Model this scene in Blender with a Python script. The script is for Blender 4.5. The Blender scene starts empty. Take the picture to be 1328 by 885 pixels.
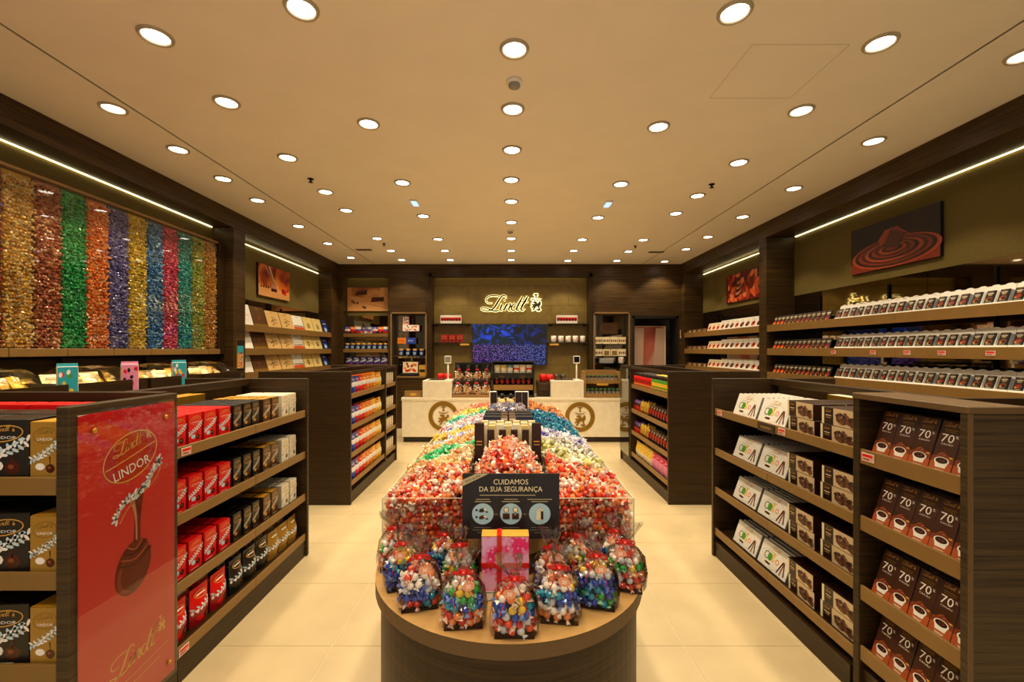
import bpy, bmesh, math, random
import numpy as np
from mathutils import Vector, Matrix, Euler

random.seed(11)
RNG = np.random.default_rng(5)
S = bpy.context.scene
C = S.collection
PI = math.pi

# ---------------------------------------------------------------- camera
CAM_H = 1.55
cam_d = bpy.data.cameras.new('camera')
cam = bpy.data.objects.new('camera', cam_d)
C.objects.link(cam)
cam.location = (0, 0, CAM_H)
cam.rotation_euler = (PI / 2, 0, 0)
cam_d.sensor_width = 36.0
cam_d.lens = 36.0 * 570.0 / 1328.0
cam_d.shift_x = 5.0 / 1328.0
cam_d.shift_y = 11.5 / 1328.0
cam_d.clip_start = 0.02
S.camera = cam

# ---------------------------------------------------------------- world / exposure
LIGHT_COL = (1.0, 0.80, 0.51)
LAMP_W = 38.5
w = bpy.data.worlds.new('world')
S.world = w
w.use_nodes = True
w.node_tree.nodes['Background'].inputs[0].default_value = (1.0, 0.89, 0.73, 1)
w.node_tree.nodes['Background'].inputs[1].default_value = 0.55
S.view_settings.view_transform = 'Standard'
S.view_settings.look = 'None'
S.view_settings.gamma = 1.0
S.view_settings.use_curve_mapping = False
S.view_settings.exposure = 0.0
try:
    S.cycles.use_denoising = True
    S.cycles.max_bounces = 8
    S.cycles.diffuse_bounces = 4
    S.cycles.transparent_max_bounces = 16
    S.cycles.caustics_reflective = False
    S.cycles.caustics_refractive = False
    S.cycles.sample_clamp_indirect = 4.0
except Exception:
    pass


# ---------------------------------------------------------------- materials
def lin(h):
    h = h.lstrip('#')
    out = []
    for k in (0, 2, 4):
        c = int(h[k:k + 2], 16) / 255.0
        out.append(c / 12.92 if c <= 0.04045 else ((c + 0.055) / 1.055) ** 2.4)
    return tuple(out) + (1.0,)


MATS = {}


def mat(name, col='#808080', rough=0.5, metal=0.0, emit=None, estr=0.0, var=0.0, vscale=20.0, spec=0.5, coat=0.0, pos=False):
    """plain principled material with an optional fine colour variation"""
    if name in MATS:
        return MATS[name]
    m = bpy.data.materials.new(name)
    m.use_nodes = True
    nt = m.node_tree
    b = nt.nodes['Principled BSDF']
    c = lin(col) if isinstance(col, str) else tuple(col) + (1.0,)
    b.inputs['Base Color'].default_value = c
    b.inputs['Roughness'].default_value = rough
    b.inputs['Metallic'].default_value = metal
    b.inputs['Specular IOR Level'].default_value = spec
    b.inputs['Coat Weight'].default_value = coat
    b.inputs['Coat Roughness'].default_value = 0.08
    if emit:
        b.inputs['Emission Color'].default_value = lin(emit) if isinstance(emit, str) else tuple(emit) + (1.0,)
        b.inputs['Emission Strength'].default_value = estr
    if var > 0:
        tc = nt.nodes.new('ShaderNodeTexCoord')
        n = nt.nodes.new('ShaderNodeTexNoise')
        n.inputs['Scale'].default_value = vscale
        n.inputs['Detail'].default_value = 4
        r = nt.nodes.new('ShaderNodeValToRGB')
        r.color_ramp.elements[0].position = 0.3
        r.color_ramp.elements[1].position = 0.7
        r.color_ramp.elements[0].color = tuple(x * (1 - var) for x in c[:3]) + (1,)
        r.color_ramp.elements[1].color = tuple(min(1, x * (1 + var)) for x in c[:3]) + (1,)
        if pos:
            tc = nt.nodes.new('ShaderNodeNewGeometry')
        nt.links.new(tc.outputs['Position' if pos else 'Object'], n.inputs['Vector'])
        nt.links.new(n.outputs['Fac'], r.inputs['Fac'])
        nt.links.new(r.outputs['Color'], b.inputs['Base Color'])
    MATS[name] = m
    return m


def wood(name, dark, light, scale=(2.2, 2.2, 95.0), rough=0.45):
    m = bpy.data.materials.new(name)
    m.use_nodes = True
    nt = m.node_tree
    b = nt.nodes['Principled BSDF']
    tc = nt.nodes.new('ShaderNodeTexCoord')
    mp = nt.nodes.new('ShaderNodeMapping')
    mp.inputs['Scale'].default_value = scale
    n = nt.nodes.new('ShaderNodeTexNoise')
    n.inputs['Scale'].default_value = 1.0
    n.inputs['Detail'].default_value = 6
    n.inputs['Roughness'].default_value = 0.7
    r = nt.nodes.new('ShaderNodeValToRGB')
    r.color_ramp.elements[0].position = 0.32
    r.color_ramp.elements[1].position = 0.72
    r.color_ramp.elements[0].color = lin(dark)
    r.color_ramp.elements[1].color = lin(light)
    bp = nt.nodes.new('ShaderNodeBump')
    bp.inputs['Strength'].default_value = 0.12
    bp.inputs['Distance'].default_value = 0.002
    nt.links.new(tc.outputs['Object'], mp.inputs['Vector'])
    nt.links.new(mp.outputs['Vector'], n.inputs['Vector'])
    nt.links.new(n.outputs['Fac'], r.inputs['Fac'])
    nt.links.new(r.outputs['Color'], b.inputs['Base Color'])
    nt.links.new(n.outputs['Fac'], bp.inputs['Height'])
    nt.links.new(bp.outputs['Normal'], b.inputs['Normal'])
    b.inputs['Roughness'].default_value = rough
    b.inputs['Specular IOR Level'].default_value = 0.3
    MATS[name] = m
    return m


def clear(name, tint=(0.97, 0.98, 0.97), rough=0.02, boost=0.0, ior=1.45):
    """thin clear acrylic / film: transparent with Fresnel gloss"""
    m = bpy.data.materials.new(name)
    m.use_nodes = True
    nt = m.node_tree
    for n in list(nt.nodes):
        nt.nodes.remove(n)
    o = nt.nodes.new('ShaderNodeOutputMaterial')
    t = nt.nodes.new('ShaderNodeBsdfTransparent')
    t.inputs[0].default_value = tint + (1,)
    g = nt.nodes.new('ShaderNodeBsdfGlossy')
    g.inputs['Roughness'].default_value = rough
    lw = nt.nodes.new('ShaderNodeLayerWeight')
    lw.inputs['Blend'].default_value = 0.5
    pw = nt.nodes.new('ShaderNodeMath')
    pw.operation = 'POWER'
    pw.inputs[1].default_value = 5.0
    ma = nt.nodes.new('ShaderNodeMath')
    ma.operation = 'MULTIPLY_ADD'
    r0 = ((ior - 1) / (ior + 1)) ** 2
    ma.inputs[1].default_value = 0.9 - r0 - boost
    ma.inputs[2].default_value = r0 + boost
    mx = nt.nodes.new('ShaderNodeMixShader')
    nt.links.new(lw.outputs['Facing'], pw.inputs[0])
    nt.links.new(pw.outputs[0], ma.inputs[0])
    nt.links.new(ma.outputs[0], mx.inputs[0])
    nt.links.new(t.outputs[0], mx.inputs[1])
    nt.links.new(g.outputs[0], mx.inputs[2])
    nt.links.new(mx.outputs[0], o.inputs[0])
    MATS[name] = m
    return m


def foil(name):
    """shiny wrapper whose colour comes from the per-piece colour attribute"""
    m = bpy.data.materials.new(name)
    m.use_nodes = True
    nt = m.node_tree
    b = nt.nodes['Principled BSDF']
    a = nt.nodes.new('ShaderNodeAttribute')
    a.attribute_name = 'Col'
    nt.links.new(a.outputs['Color'], b.inputs['Base Color'])
    b.inputs['Roughness'].default_value = 0.2
    b.inputs['Metallic'].default_value = 0.12
    b.inputs['Coat Weight'].default_value = 0.4
    b.inputs['Coat Roughness'].default_value = 0.15
    MATS[name] = m
    return m


wood('wood_dark', '#1a1006', '#453013')
wood('wood_wall', '#1e1307', '#5a411d', (1.6, 1.6, 60.0))
wood('wood_tan', '#8a683a', '#a8834e', (3, 3, 60), 0.5)
wood('wood_top', '#b08a55', '#c39c63', (3, 30, 30), 0.4)
wood('wood_greybrown', '#241a10', '#564429', (2.2, 2.2, 110))
mat('tan_rail', '#83622f', 0.5, var=0.06, vscale=8)
mat('tan_edge', '#8a6a3c', 0.5)
mat('dark_edge', '#5d4526', 0.45)
mat('black', '#0c0a09', 0.5)
mat('black_gloss', '#0a0909', 0.12)
mat('black_metal', '#171310', 0.35, 0.6)
mat('white', '#f2efe8', 0.5)
mat('white_gloss', '#f4f1ea', 0.2)
mat('cream', '#efe2bd', 0.5)
mat('grey', '#8d8d8b', 0.4)
mat('joint_line', '#a98f68', 0.8)
mat('ring_grey', '#b5a88f', 0.45)
mat('ceil', '#f6ecdc', 0.9, var=0.02, vscale=3)
mat('olive', '#6a5a26', 0.85, var=0.08, vscale=60)
mat('stone_counter', '#efe6d2', 0.35, var=0.05, vscale=14)
mat('niche_stone', '#857036', 0.45, var=0.12, vscale=9, pos=True)
mat('grout', '#5a4a28', 0.8)
mat('floor_tile', '#d2bf98', 0.33, var=0.05, vscale=5, pos=True)
mat('floor_grout', '#f3e9d2', 0.7)
mat('mirror', '#9c8e74', 0.03, 1.0)
mat('gold', '#c9982f', 0.35, 0.7)
mat('gold_flat', '#d9a63a', 0.45)
mat('gold_dark', '#8f6c1e', 0.4, 0.3)
mat('choc', '#4a1d0c', 0.25)
mat('choc_light', '#8a4626', 0.3)
mat('choc_dark', '#24100a', 0.35)
mat('red', '#e01010', 0.4, spec=0.3)
mat('red_dark', '#9c0d0e', 0.35)
mat('red_side', '#bd0c0c', 0.4, spec=0.3)
mat('red_ribbon', '#d41a12', 0.3, spec=0.7)
mat('orange', '#e8801c', 0.35)
mat('orange_deep', '#c9511a', 0.4)
mat('yellow', '#ecc230', 0.4)
mat('blue', '#2146b5', 0.35)
mat('blue_deep', '#14256b', 0.35)
mat('blue_pale', '#b9dcec', 0.5)
mat('teal', '#2aa3b8', 0.4)
mat('green', '#4c9a2c', 0.4)
mat('green_deep', '#1f5a2b', 0.4)
mat('pink', '#e58bb6', 0.4)
mat('pink_deep', '#d61f5d', 0.4)
mat('purple', '#5b3aa0', 0.4)
mat('silver', '#b9bcc2', 0.3, 0.7)
mat('steel', '#9b9b9b', 0.3, 1.0)
mat('lens', '#ffffff', 0.5, emit=(1.0, 0.93, 0.78), estr=14.0)
mat('led', '#fff3cf', 0.5, emit=(1.0, 0.84, 0.42), estr=9.0)
mat('halo', '#fff3cf', 0.5, emit=(1.0, 0.86, 0.40), estr=2.6)
mat('emerg', '#e8f4ff', 0.5, emit=(0.14, 0.40, 1.0), estr=2.2)
mat('letter_face', '#3c3412', 0.5)
clear('acrylic')
clear('film', (0.98, 0.98, 0.98), 0.05, 0.0, 1.45)
clear('film_neck', (0.86, 0.86, 0.87), 0.10, 0.06, 1.5)
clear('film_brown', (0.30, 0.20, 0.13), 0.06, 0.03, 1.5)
foil('foil')


# ---------------------------------------------------------------- text (made first, while the scene is small)
TXT = {}


def make_text(s):
    cu = bpy.data.curves.new('txt', 'FONT')
    cu.body = s
    cu.resolution_u = 2
    o = bpy.data.objects.new('txt', cu)
    C.objects.link(o)
    dg = bpy.context.evaluated_depsgraph_get()
    me = bpy.data.meshes.new_from_object(o.evaluated_get(dg))
    V = np.array([v.co[:2] for v in me.vertices])
    F = [tuple(p.vertices) for p in me.polygons]
    bpy.data.objects.remove(o)
    bpy.data.curves.remove(cu)
    bpy.data.meshes.remove(me)
    mn, mx = V.min(0), V.max(0)
    V = V - mn
    TXT[s] = (V, F, (mx - mn)[0], (mx - mn)[1])


for s in ['LINDOR', 'CUIDAMOS', 'DA SUA SEGURAN\u00c7A', '70', '%', 'CACAU', 'PICK & MIX', 'C', '&', 'o', 'i', '30', 'NEW', 'EXCELLENCE', '85%', '99%', 'BEM-VINDO', 'THINS', 'LINDOR CACAO']:
    make_text(s)


# ---------------------------------------------------------------- mesh builder
class MB:
    def __init__(s):
        s.V, s.F, s.M, s.SM, s.mats = [], [], [], [], []

    def mi(s, m):
        if m not in s.mats:
            s.mats.append(m)
        return s.mats.index(m)

    def add(s, verts, faces, m, smooth=False):
        b = len(s.V)
        s.V.extend([tuple(v) for v in verts])
        k = s.mi(m)
        for f in faces:
            s.F.append(tuple(i + b for i in f))
            s.M.append(k)
            s.SM.append(smooth)
        return s

    def box(s, x0, x1, y0, y1, z0, z1, m, front=None, top=None, ch=0.0):
        """box, optional other material on the -Y face and the top; ch = chamfer"""
        if x0 > x1: x0, x1 = x1, x0
        if y0 > y1: y0, y1 = y1, y0
        if z0 > z1: z0, z1 = z1, z0
        if ch <= 0:
            v = [(x, y, z) for z in (z0, z1) for y in (y0, y1) for x in (x0, x1)]
            s.add(v, [(0, 2, 3, 1), (0, 4, 6, 2), (1, 3, 7, 5), (2, 6, 7, 3)], m)
            b = len(s.V) - 8
            s.F.append((b, b + 1, b + 5, b + 4)); s.M.append(s.mi(front or m)); s.SM.append(False)
            s.F.append((b + 4, b + 5, b + 7, b + 6)); s.M.append(s.mi(top or m)); s.SM.append(False)
            return s
        c = min(ch, (x1 - x0) * .45, (y1 - y0) * .45, (z1 - z0) * .45)
        bm = bmesh.new()
        vs = [bm.verts.new((x, y, z)) for z in (z0, z1) for y in (y0, y1) for x in (x0, x1)]
        fs = [(0, 2, 3, 1), (0, 4, 6, 2), (1, 3, 7, 5), (2, 6, 7, 3), (0, 1, 5, 4), (4, 5, 7, 6)]
        for f in fs:
            bm.faces.new([vs[i] for i in f])
        bmesh.ops.bevel(bm, geom=list(bm.edges), offset=c, segments=1, affect='EDGES', profile=0.5)
        bm.normal_update()
        bm.verts.index_update()
        b = len(s.V)
        s.V.extend([tuple(v.co) for v in bm.verts])
        for f in bm.faces:
            n = f.normal
            mm = m
            if front and n.y < -0.9: mm = front
            if top and n.z > 0.9: mm = top
            s.F.append(tuple(v.index + b for v in f.verts)); s.M.append(s.mi(mm)); s.SM.append(False)
        bm.free()
        return s

    def lathe(s, prof, m, c=(0, 0, 0), n=16, smooth=True, sx=1.0, sy=1.0, cap=True, a0=0.0):
        b = []
        for (r, z) in prof:
            for k in range(n):
                a = a0 + 2 * PI * k / n
                b.append((c[0] + r * sx * math.cos(a), c[1] + r * sy * math.sin(a), c[2] + z))
        f = []
        for i in range(len(prof) - 1):
            for k in range(n):
                k2 = (k + 1) % n
                f.append((i * n + k, i * n + k2, (i + 1) * n + k2, (i + 1) * n + k))
        if cap:
            if prof[0][0] > 1e-6: f.append(tuple(range(n - 1, -1, -1)))
            if prof[-1][0] > 1e-6: f.append(tuple((len(prof) - 1) * n + k for k in range(n)))
        return s.add(b, f, m, smooth)

    def tube(s, pts, r, m, n=6, smooth=True):
        pts = [Vector(p) for p in pts]
        vv, ff = [], []
        up = Vector((0, 0, 1))
        for i, p in enumerate(pts):
            t = (pts[min(i + 1, len(pts) - 1)] - pts[max(i - 1, 0)]).normalized()
            a = t.cross(up)
            if a.length < 1e-3: a = t.cross(Vector((1, 0, 0)))
            a.normalize()
            bb = t.cross(a)
            for k in range(n):
                an = 2 * PI * k / n
                vv.append(p + (a * math.cos(an) + bb * math.sin(an)) * r)
        for i in range(len(pts) - 1):
            for k in range(n):
                k2 = (k + 1) % n
                ff.append((i * n + k, i * n + k2, (i + 1) * n + k2, (i + 1) * n + k))
        ff.append(tuple(range(n - 1, -1, -1)))
        ff.append(tuple((len(pts) - 1) * n + k for k in range(n)))
        return s.add(vv, ff, m, smooth)

    def prism(s, poly, z0, z1, m, top=None, side=None):
        n = len(poly)
        v = [(x, y, z0) for x, y in poly] + [(x, y, z1) for x, y in poly]
        s.add(v, [(k, (k + 1) % n, n + (k + 1) % n, n + k) for k in range(n)], side or m)
        s.add([(x, y, z1) for x, y in poly], [tuple(range(n))], top or m)
        s.add([(x, y, z0) for x, y in poly], [tuple(range(n - 1, -1, -1))], m)
        return s

    def mesh(s, name, off=None):
        me = bpy.data.meshes.new(name)
        V = s.V
        if off is not None:
            V = [(v[0] - off[0], v[1] - off[1], v[2] - off[2]) for v in V]
        me.from_pydata(V, [], s.F)
        for m in s.mats:
            me.materials.append(MATS[m])
        me.polygons.foreach_set('material_index', s.M)
        me.polygons.foreach_set('use_smooth', s.SM)
        me.update()
        return me


class D:
    """a flat print area on a face: 2-D shapes laid on origin o along u (right) and v (up)"""

    def __init__(s, mb, o, u, v, lift=0.0006, warp=None):
        s.mb, s.o, s.u, s.v = mb, Vector(o), Vector(u).normalized(), Vector(v).normalized()
        s.n = s.u.cross(s.v)
        s.l = lift
        s.warp = warp

    def P(s, x, y, k=1):
        h = s.l * k + (s.warp(x, y) if s.warp else 0.0)
        return s.o + s.u * x + s.v * y + s.n * h

    def poly(s, pts, m, k=1):
        s.mb.add([s.P(x, y, k) for x, y in pts], [tuple(range(len(pts)))], m)

    def rect(s, x0, y0, x1, y1, m, k=1, nx=1, ny=1):
        if s.warp and nx == 1: nx, ny = 4, 4
        v, f = [], []
        for j in range(ny + 1):
            for i in range(nx + 1):
                v.append(s.P(x0 + (x1 - x0) * i / nx, y0 + (y1 - y0) * j / ny, k))
        for j in range(ny):
            for i in range(nx):
                a = j * (nx + 1) + i
                f.append((a, a + 1, a + nx + 2, a + nx + 1))
        s.mb.add(v, f, m)

    def ell(s, cx, cy, rx, ry, m, k=1, n=16, rot=0.0):
        pts = []
        for i in range(n):
            a = 2 * PI * i / n
            x, y = rx * math.cos(a), ry * math.sin(a)
            pts.append((cx + x * math.cos(rot) - y * math.sin(rot), cy + x * math.sin(rot) + y * math.cos(rot)))
        s.poly(pts, m, k)

    def ring(s, cx, cy, rx, ry, w, m, k=1, n=24, rot=0.0):
        v, f = [], []
        for i in range(n):
            a = 2 * PI * i / n
            for q in (0, 1):
                x, y = (rx - q * w) * math.cos(a), (ry - q * w) * math.sin(a)
                v.append(s.P(cx + x * math.cos(rot) - y * math.sin(rot), cy + x * math.sin(rot) + y * math.cos(rot), k))
        for i in range(n):
            j = (i + 1) % n
            f.append((2 * i, 2 * j, 2 * j + 1, 2 * i + 1))
        s.mb.add(v, f, m)

    def stroke(s, pts, w, m, k=1):
        n = len(pts)
        ws = w if isinstance(w, (list, tuple)) else [w] * n
        v = []
        for i, (x, y) in enumerate(pts):
            x0, y0 = pts[max(0, i - 1)]
            x1, y1 = pts[min(n - 1, i + 1)]
            dx, dy = x1 - x0, y1 - y0
            L = math.hypot(dx, dy) or 1
            nx, ny = -dy / L * ws[i] / 2, dx / L * ws[i] / 2
            v.append(s.P(x - nx, y - ny, k))
            v.append(s.P(x + nx, y + ny, k))
        s.mb.add(v, [(2 * i, 2 * i + 2, 2 * i + 3, 2 * i + 1) for i in range(n - 1)], m)

    def text(s, t, x, y, h, m, k=1, w=None, center=True, slant=0.0, rot=0.0):
        V, F, tw, th = TXT[t]
        sy = h / th
        sx = (w / tw) if w else sy
        off = -tw * sx / 2 if center else 0
        pts = []
        for a, b in V:
            px, py = a * sx + off + b * sy * slant, b * sy
            pts.append(s.P(x + px * math.cos(rot) - py * math.sin(rot), y + px * math.sin(rot) + py * math.cos(rot), k))
        s.mb.add(pts, F, m)

    def wave(s, pts, step):
        return catmull(pts, step)


def catmull(pts, n=4):
    out = []
    P = [pts[0]] + list(pts) + [pts[-1]]
    for i in range(1, len(P) - 2):
        for k in range(n):
            t = k / n
            q = []
            for a in range(len(pts[0])):
                p0, p1, p2, p3 = P[i - 1][a], P[i][a], P[i + 1][a], P[i + 2][a]
                q.append(.5 * ((2 * p1) + (-p0 + p2) * t + (2 * p0 - 5 * p1 + 4 * p2 - p3) * t * t + (-p0 + 3 * p1 - 3 * p2 + p3) * t ** 3))
            out.append(tuple(q))
    out.append(tuple(pts[-1]))
    return out


# the script word mark: strokes (x, y, width) in a 365 x 118 box
SCRIPT = [
    [(92, 62, 4), (62, 60, 5), (44, 74, 6), (46, 96, 7), (72, 114, 7), (110, 117, 7), (150, 112, 6)],
    [(196, 96, 5), (192, 114, 7), (172, 117, 9), (152, 98, 12), (130, 62, 14), (104, 24, 13), (74, 4, 9), (36, 2, 7), (8, 12, 7), (14, 24, 6), (44, 22, 8), (84, 6, 10), (122, 0, 10), (148, 10, 6)],
    [(150, 22, 3), (168, 54, 12), (154, 24, 13), (152, 8, 10), (164, 4, 6), (184, 22, 3)],
    [(178, 78, 4), (186, 82, 10), (192, 80, 4)],
    [(184, 22, 3), (204, 54, 12), (188, 24, 13), (180, 3, 12)],
    [(190, 24, 3), (214, 50, 6), (230, 54, 11), (226, 34, 13), (216, 12, 11), (226, 4, 7), (242, 20, 3)],
    [(276, 50, 5), (258, 54, 9), (240, 34, 12), (240, 10, 11), (256, 4, 8), (274, 24, 5)],
    [(324, 112, 9), (304, 74, 14), (280, 28, 14), (278, 8, 11), (290, 4, 7), (306, 20, 3)],
    [(306, 20, 3), (362, 112, 9), (340, 74, 14), (314, 28, 14), (312, 8, 11), (326, 4, 7), (342, 18, 3)],
    [(290, 66, 3), (330, 70, 6), (368, 68, 3)],
]
# the small crest beside it: polygons in a 70 x 118 box
CREST = [
    [(22, 118), (50, 118), (50, 112), (40, 111), (40, 94), (48, 90), (24, 90), (32, 94), (32, 111), (22, 112)],
    [(2, 88), (14, 84), (26, 78), (36, 80), (48, 78), (58, 84), (70, 88), (58, 78), (46, 72), (36, 75), (26, 72), (12, 78)],
    [(14, 66), (34, 70), (44, 64), (40, 54), (52, 56), (60, 70), (68, 66), (70, 46), (60, 34), (62, 18), (70, 10), (60, 2), (46, 4), (38, 12), (44, 18), (52, 12), (54, 20), (46, 34), (36, 30), (24, 10), (10, 4), (14, 14), (22, 26), (8, 22), (2, 28), (18, 36), (8, 42), (4, 50), (20, 48), (30, 56), (16, 58)],
]


def script(d, x, y, wd, m, k=1, grow=0.0, rot=0.0, fine=3, slantless=True):
    q = wd / 365.0
    cr, sr = math.cos(rot), math.sin(rot)
    for st in SCRIPT:
        c = catmull(st, fine) if fine > 1 else st
        d.stroke([(x + (a * cr - b * sr) * q, y + (a * sr + b * cr) * q) for a, b, _ in c], [(wv + grow) * q for _, _, wv in c], m, k)


def crest(d, x, y, h, m, k=1, grow=0.0, rot=0.0):
    q = h / 118.0
    cr, sr = math.cos(rot), math.sin(rot)
    for pl in CREST:
        d.poly([(x + (a * cr - b * sr) * q, y + (a * sr + b * cr) * q) for a, b in pl], m, k)
        if grow:
            pp = pl + [pl[0]]
            d.stroke([(x + a * q, y + b * q) for a, b in pp], grow * q, m, k)


# ---------------------------------------------------------------- scene objects
def thing(name, label, cat, loc=(0, 0, 0), rz=0.0, group=None):
    o = bpy.data.objects.new(name, None)
    o.empty_display_size = 0.05
    C.objects.link(o)
    o.location = loc
    o.rotation_euler = (0, 0, rz)
    o['label'] = label
    o['category'] = cat
    if group: o['group'] = group
    return o


def part(name, mb, parent, world=True, label=None, stuff=False):
    off = None
    if world and parent is not None:
        p = parent
        off = Vector((0, 0, 0))
        while p is not None:
            off += p.location
            p = p.parent
    me = mb.mesh(name, off) if isinstance(mb, MB) else mb
    o = bpy.data.objects.new(name, me)
    C.objects.link(o)
    o.parent = parent
    if label: o['label'] = label
    if stuff: o['kind'] = 'stuff'
    return o


def solo(name, mb, label, cat, group=None, loc=(0, 0, 0), rot=(0, 0, 0), world=False):
    me = mb
    if isinstance(mb, MB):
        me = mb.mesh(name, loc if world else None)
    o = bpy.data.objects.new(name, me)
    C.objects.link(o)
    o.location = loc
    o.rotation_euler = rot
    o['label'] = label
    o['category'] = cat
    if group: o['group'] = group
    return o


def struct(name, mb, parent=None):
    o = bpy.data.objects.new(name, mb.mesh(name) if isinstance(mb, MB) else mb)
    C.objects.link(o)
    if parent is not None: o.parent = parent
    else: o['kind'] = 'structure'
    return o


ORD = ['first', 'second', 'third', 'fourth', 'fifth', 'sixth', 'seventh', 'eighth', 'ninth', 'tenth', 'eleventh', 'twelfth',
       'thirteenth', 'fourteenth', 'fifteenth', 'sixteenth', 'seventeenth', 'eighteenth', 'nineteenth', 'twentieth',
       'twenty-first', 'twenty-second', 'twenty-third', 'twenty-fourth', 'twenty-fifth', 'twenty-sixth', 'twenty-seventh',
       'twenty-eighth', 'twenty-ninth', 'thirtieth', 'thirty-first', 'thirty-second', 'thirty-third', 'thirty-fourth']
SHELF = ['top', 'second', 'third', 'bottom']


class Proto:
    def __init__(s, name, cat, mb, parts=()):
        s.name, s.cat = name, cat
        s.me = mb.mesh(name) if mb is not None else None
        s.parts = [(n, m.mesh(n) if isinstance(m, MB) else m, st) for n, m, st in parts]

    def put(s, loc, rz, label, group, lean=0.0, sc=1.0):
        o = bpy.data.objects.new(s.name, s.me)
        C.objects.link(o)
        o.location = loc
        o.rotation_euler = (-lean, 0, rz)
        if sc != 1.0: o.scale = (sc, sc, sc) if not isinstance(sc, tuple) else sc
        o['label'] = label
        o['category'] = s.cat
        o['group'] = group
        for n, me, st in s.parts:
            c = bpy.data.objects.new(n, me)
            C.objects.link(c)
            c.parent = o
            if st: c['kind'] = 'stuff'
        return o


def facing(face):
    return {'+x': PI / 2, '-x': -PI / 2, '-y': 0.0}[face]


def spot(face, plane, along, z, back=0.0):
    if face == '+x': return (plane - back, along, z)
    if face == '-x': return (plane + back, along, z)
    return (along, plane + back, z)


def jit(a):
    return random.uniform(-a, a)

# ================================================================ THE ROOM
XL, XLR = -3.33, -3.58          # left wall face / back of its recesses
XR, XRR = 3.40, 3.77            # right wall face / back of its recesses
YB, YBR = 8.66, 8.90            # back wall face / back of its recesses
YN = -1.2                       # the open shop front is behind the camera
CH = 3.24                       # ceiling height
BEAM = 3.035

fl = struct('floor', MB().box(-4.1, 4.1, YN, 9.3, -0.06, -0.003, 'floor_grout'))
T = 0.615
tile_me = MB().box(-T / 2 + .002, T / 2 - .002, -T / 2 + .002, T / 2 - .002, -0.02, 0.0, 'floor_tile').mesh('tile')
for i in range(-6, 7):
    for j in range(-5, 12):
        o = struct('tile', tile_me, fl)
        o.location = (i * T, 2.30 - T / 2 + j * T, 0)

cl = struct('ceiling', MB().box(-4.1, 4.1, YN, 9.3, CH + .03, CH + .1, 'black'))
for (a, b) in ((-4.0, -2.641), (-2.623, 2.639), (2.657, 4.1)):
    struct('ceiling_panel', MB().box(a, b, YN, 9.2, CH, CH + .03, 'ceil'), cl)
for gx in (-2.632, 2.648):
    struct('shadow_gap', MB().box(gx - .012, gx + .012, YN, 9.2, CH + .006, CH + .028, 'black'), cl)
m = MB()
for (x0, x1, y0, y1) in ((1.35, 1.352, 2.43, 2.95), (1.888, 1.89, 2.43, 2.95), (1.35, 1.89, 2.43, 2.432), (1.35, 1.89, 2.948, 2.95)):
    m.box(x0, x1, y0, y1, CH - .0008, CH + .001, 'joint_line')
struct('access_hatch', m, cl)
m = MB()
m.box(-2.75, -2.35, 7.40, 7.404, CH - .0008, CH + .001, 'dark_edge')
struct('panel_joint', m, cl)

wl = struct('wall_left', MB().box(-3.75, XLR - .012, YN, 9.3, 0, CH, 'wood_wall'))
wr = struct('wall_right', MB().box(XRR + .012, 3.95, YN, 9.3, 0, CH, 'wood_wall'))
struct('trim_1', MB().box(XLR - .012, XL, YN, YB, BEAM, CH, 'wood_wall', ch=.004))
struct('trim_2', MB().box(XR, XRR + .012, YN, YB, BEAM, CH, 'wood_wall', ch=.004))
LCOL = ((1.6, 1.95), (5.33, 5.57), (8.30, YB))
RCOL = ((1.6, 1.95), (5.79, 5.96), (8.50, YB))
k = 3
for (a, b) in LCOL:
    struct('trim_%d' % k, MB().box(XLR - .012, XL, a, b, 0, BEAM, 'wood_wall', ch=.004)); k += 1
for (a, b) in RCOL:
    struct('trim_%d' % k, MB().box(XR, XRR + .012, a, b, 0, BEAM, 'wood_wall', ch=.004)); k += 1

# back wall with its bays, niches and door opening
m = MB()
NZ0, NZ1 = 1.03, 2.264
for (x0, x1, z0, z1) in ((-3.6, -3.25, 0, CH), (-3.25, -2.37, 3.075, CH), (-2.37, -2.29, 0, CH), (-2.29, -1.625, 0, NZ0), (-2.29, -1.625, NZ1, CH),
                         (-1.625, -1.50, 0, CH), (-1.50, 1.595, 3.075, CH), (1.595, 1.70, 0, CH), (1.70, 2.37, 0, NZ0), (1.70, 2.37, NZ1, CH),
                         (2.37, 2.446, 0, CH), (2.446, 3.36, 2.22, CH), (3.36, 3.8, 0, CH)):
    m.box(x0, x1, YB, YBR + .02, z0, z1, 'wood_wall')
m.box(-4.0, 4.0, YBR + .02, 9.1, 0, CH, 'wood_wall')
m.box(-3.25, -2.37, YB, YB + .12, 2.985, 3.075, 'wood_wall').box(-1.50, 1.595, YB, YB + .12, 2.985, 3.075, 'wood_wall')
wb = struct('wall_back', m)
# tan frames round the two niches and the dark surround of the centre bay
for (x0, x1) in ((-2.29, -1.625), (1.70, 2.37)):
    m = MB()
    for (a, b, c, d) in ((x0 - .025, x0, NZ0 - .03, NZ1 + .03), (x1, x1 + .025, NZ0 - .03, NZ1 + .03), (x0 - .025, x1 + .025, NZ0 - .03, NZ0), (x0 - .025, x1 + .025, NZ1, NZ1 + .03)):
        m.box(a, b, YB - .02, YB, c, d, 'tan_edge')
    struct('trim_%d' % k, m); k += 1
m = MB()
m.box(-1.56, -1.50, YB - .05, YB, 0, 3.05, 'wood_dark')
m.box(1.595, 1.655, YB - .05, YB, 0, 3.05, 'wood_dark')
m.box(-1.56, 1.655, YB - .05, YB, 2.985, 3.05, 'wood_dark')
struct('trim_%d' % k, m); k += 1

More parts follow.
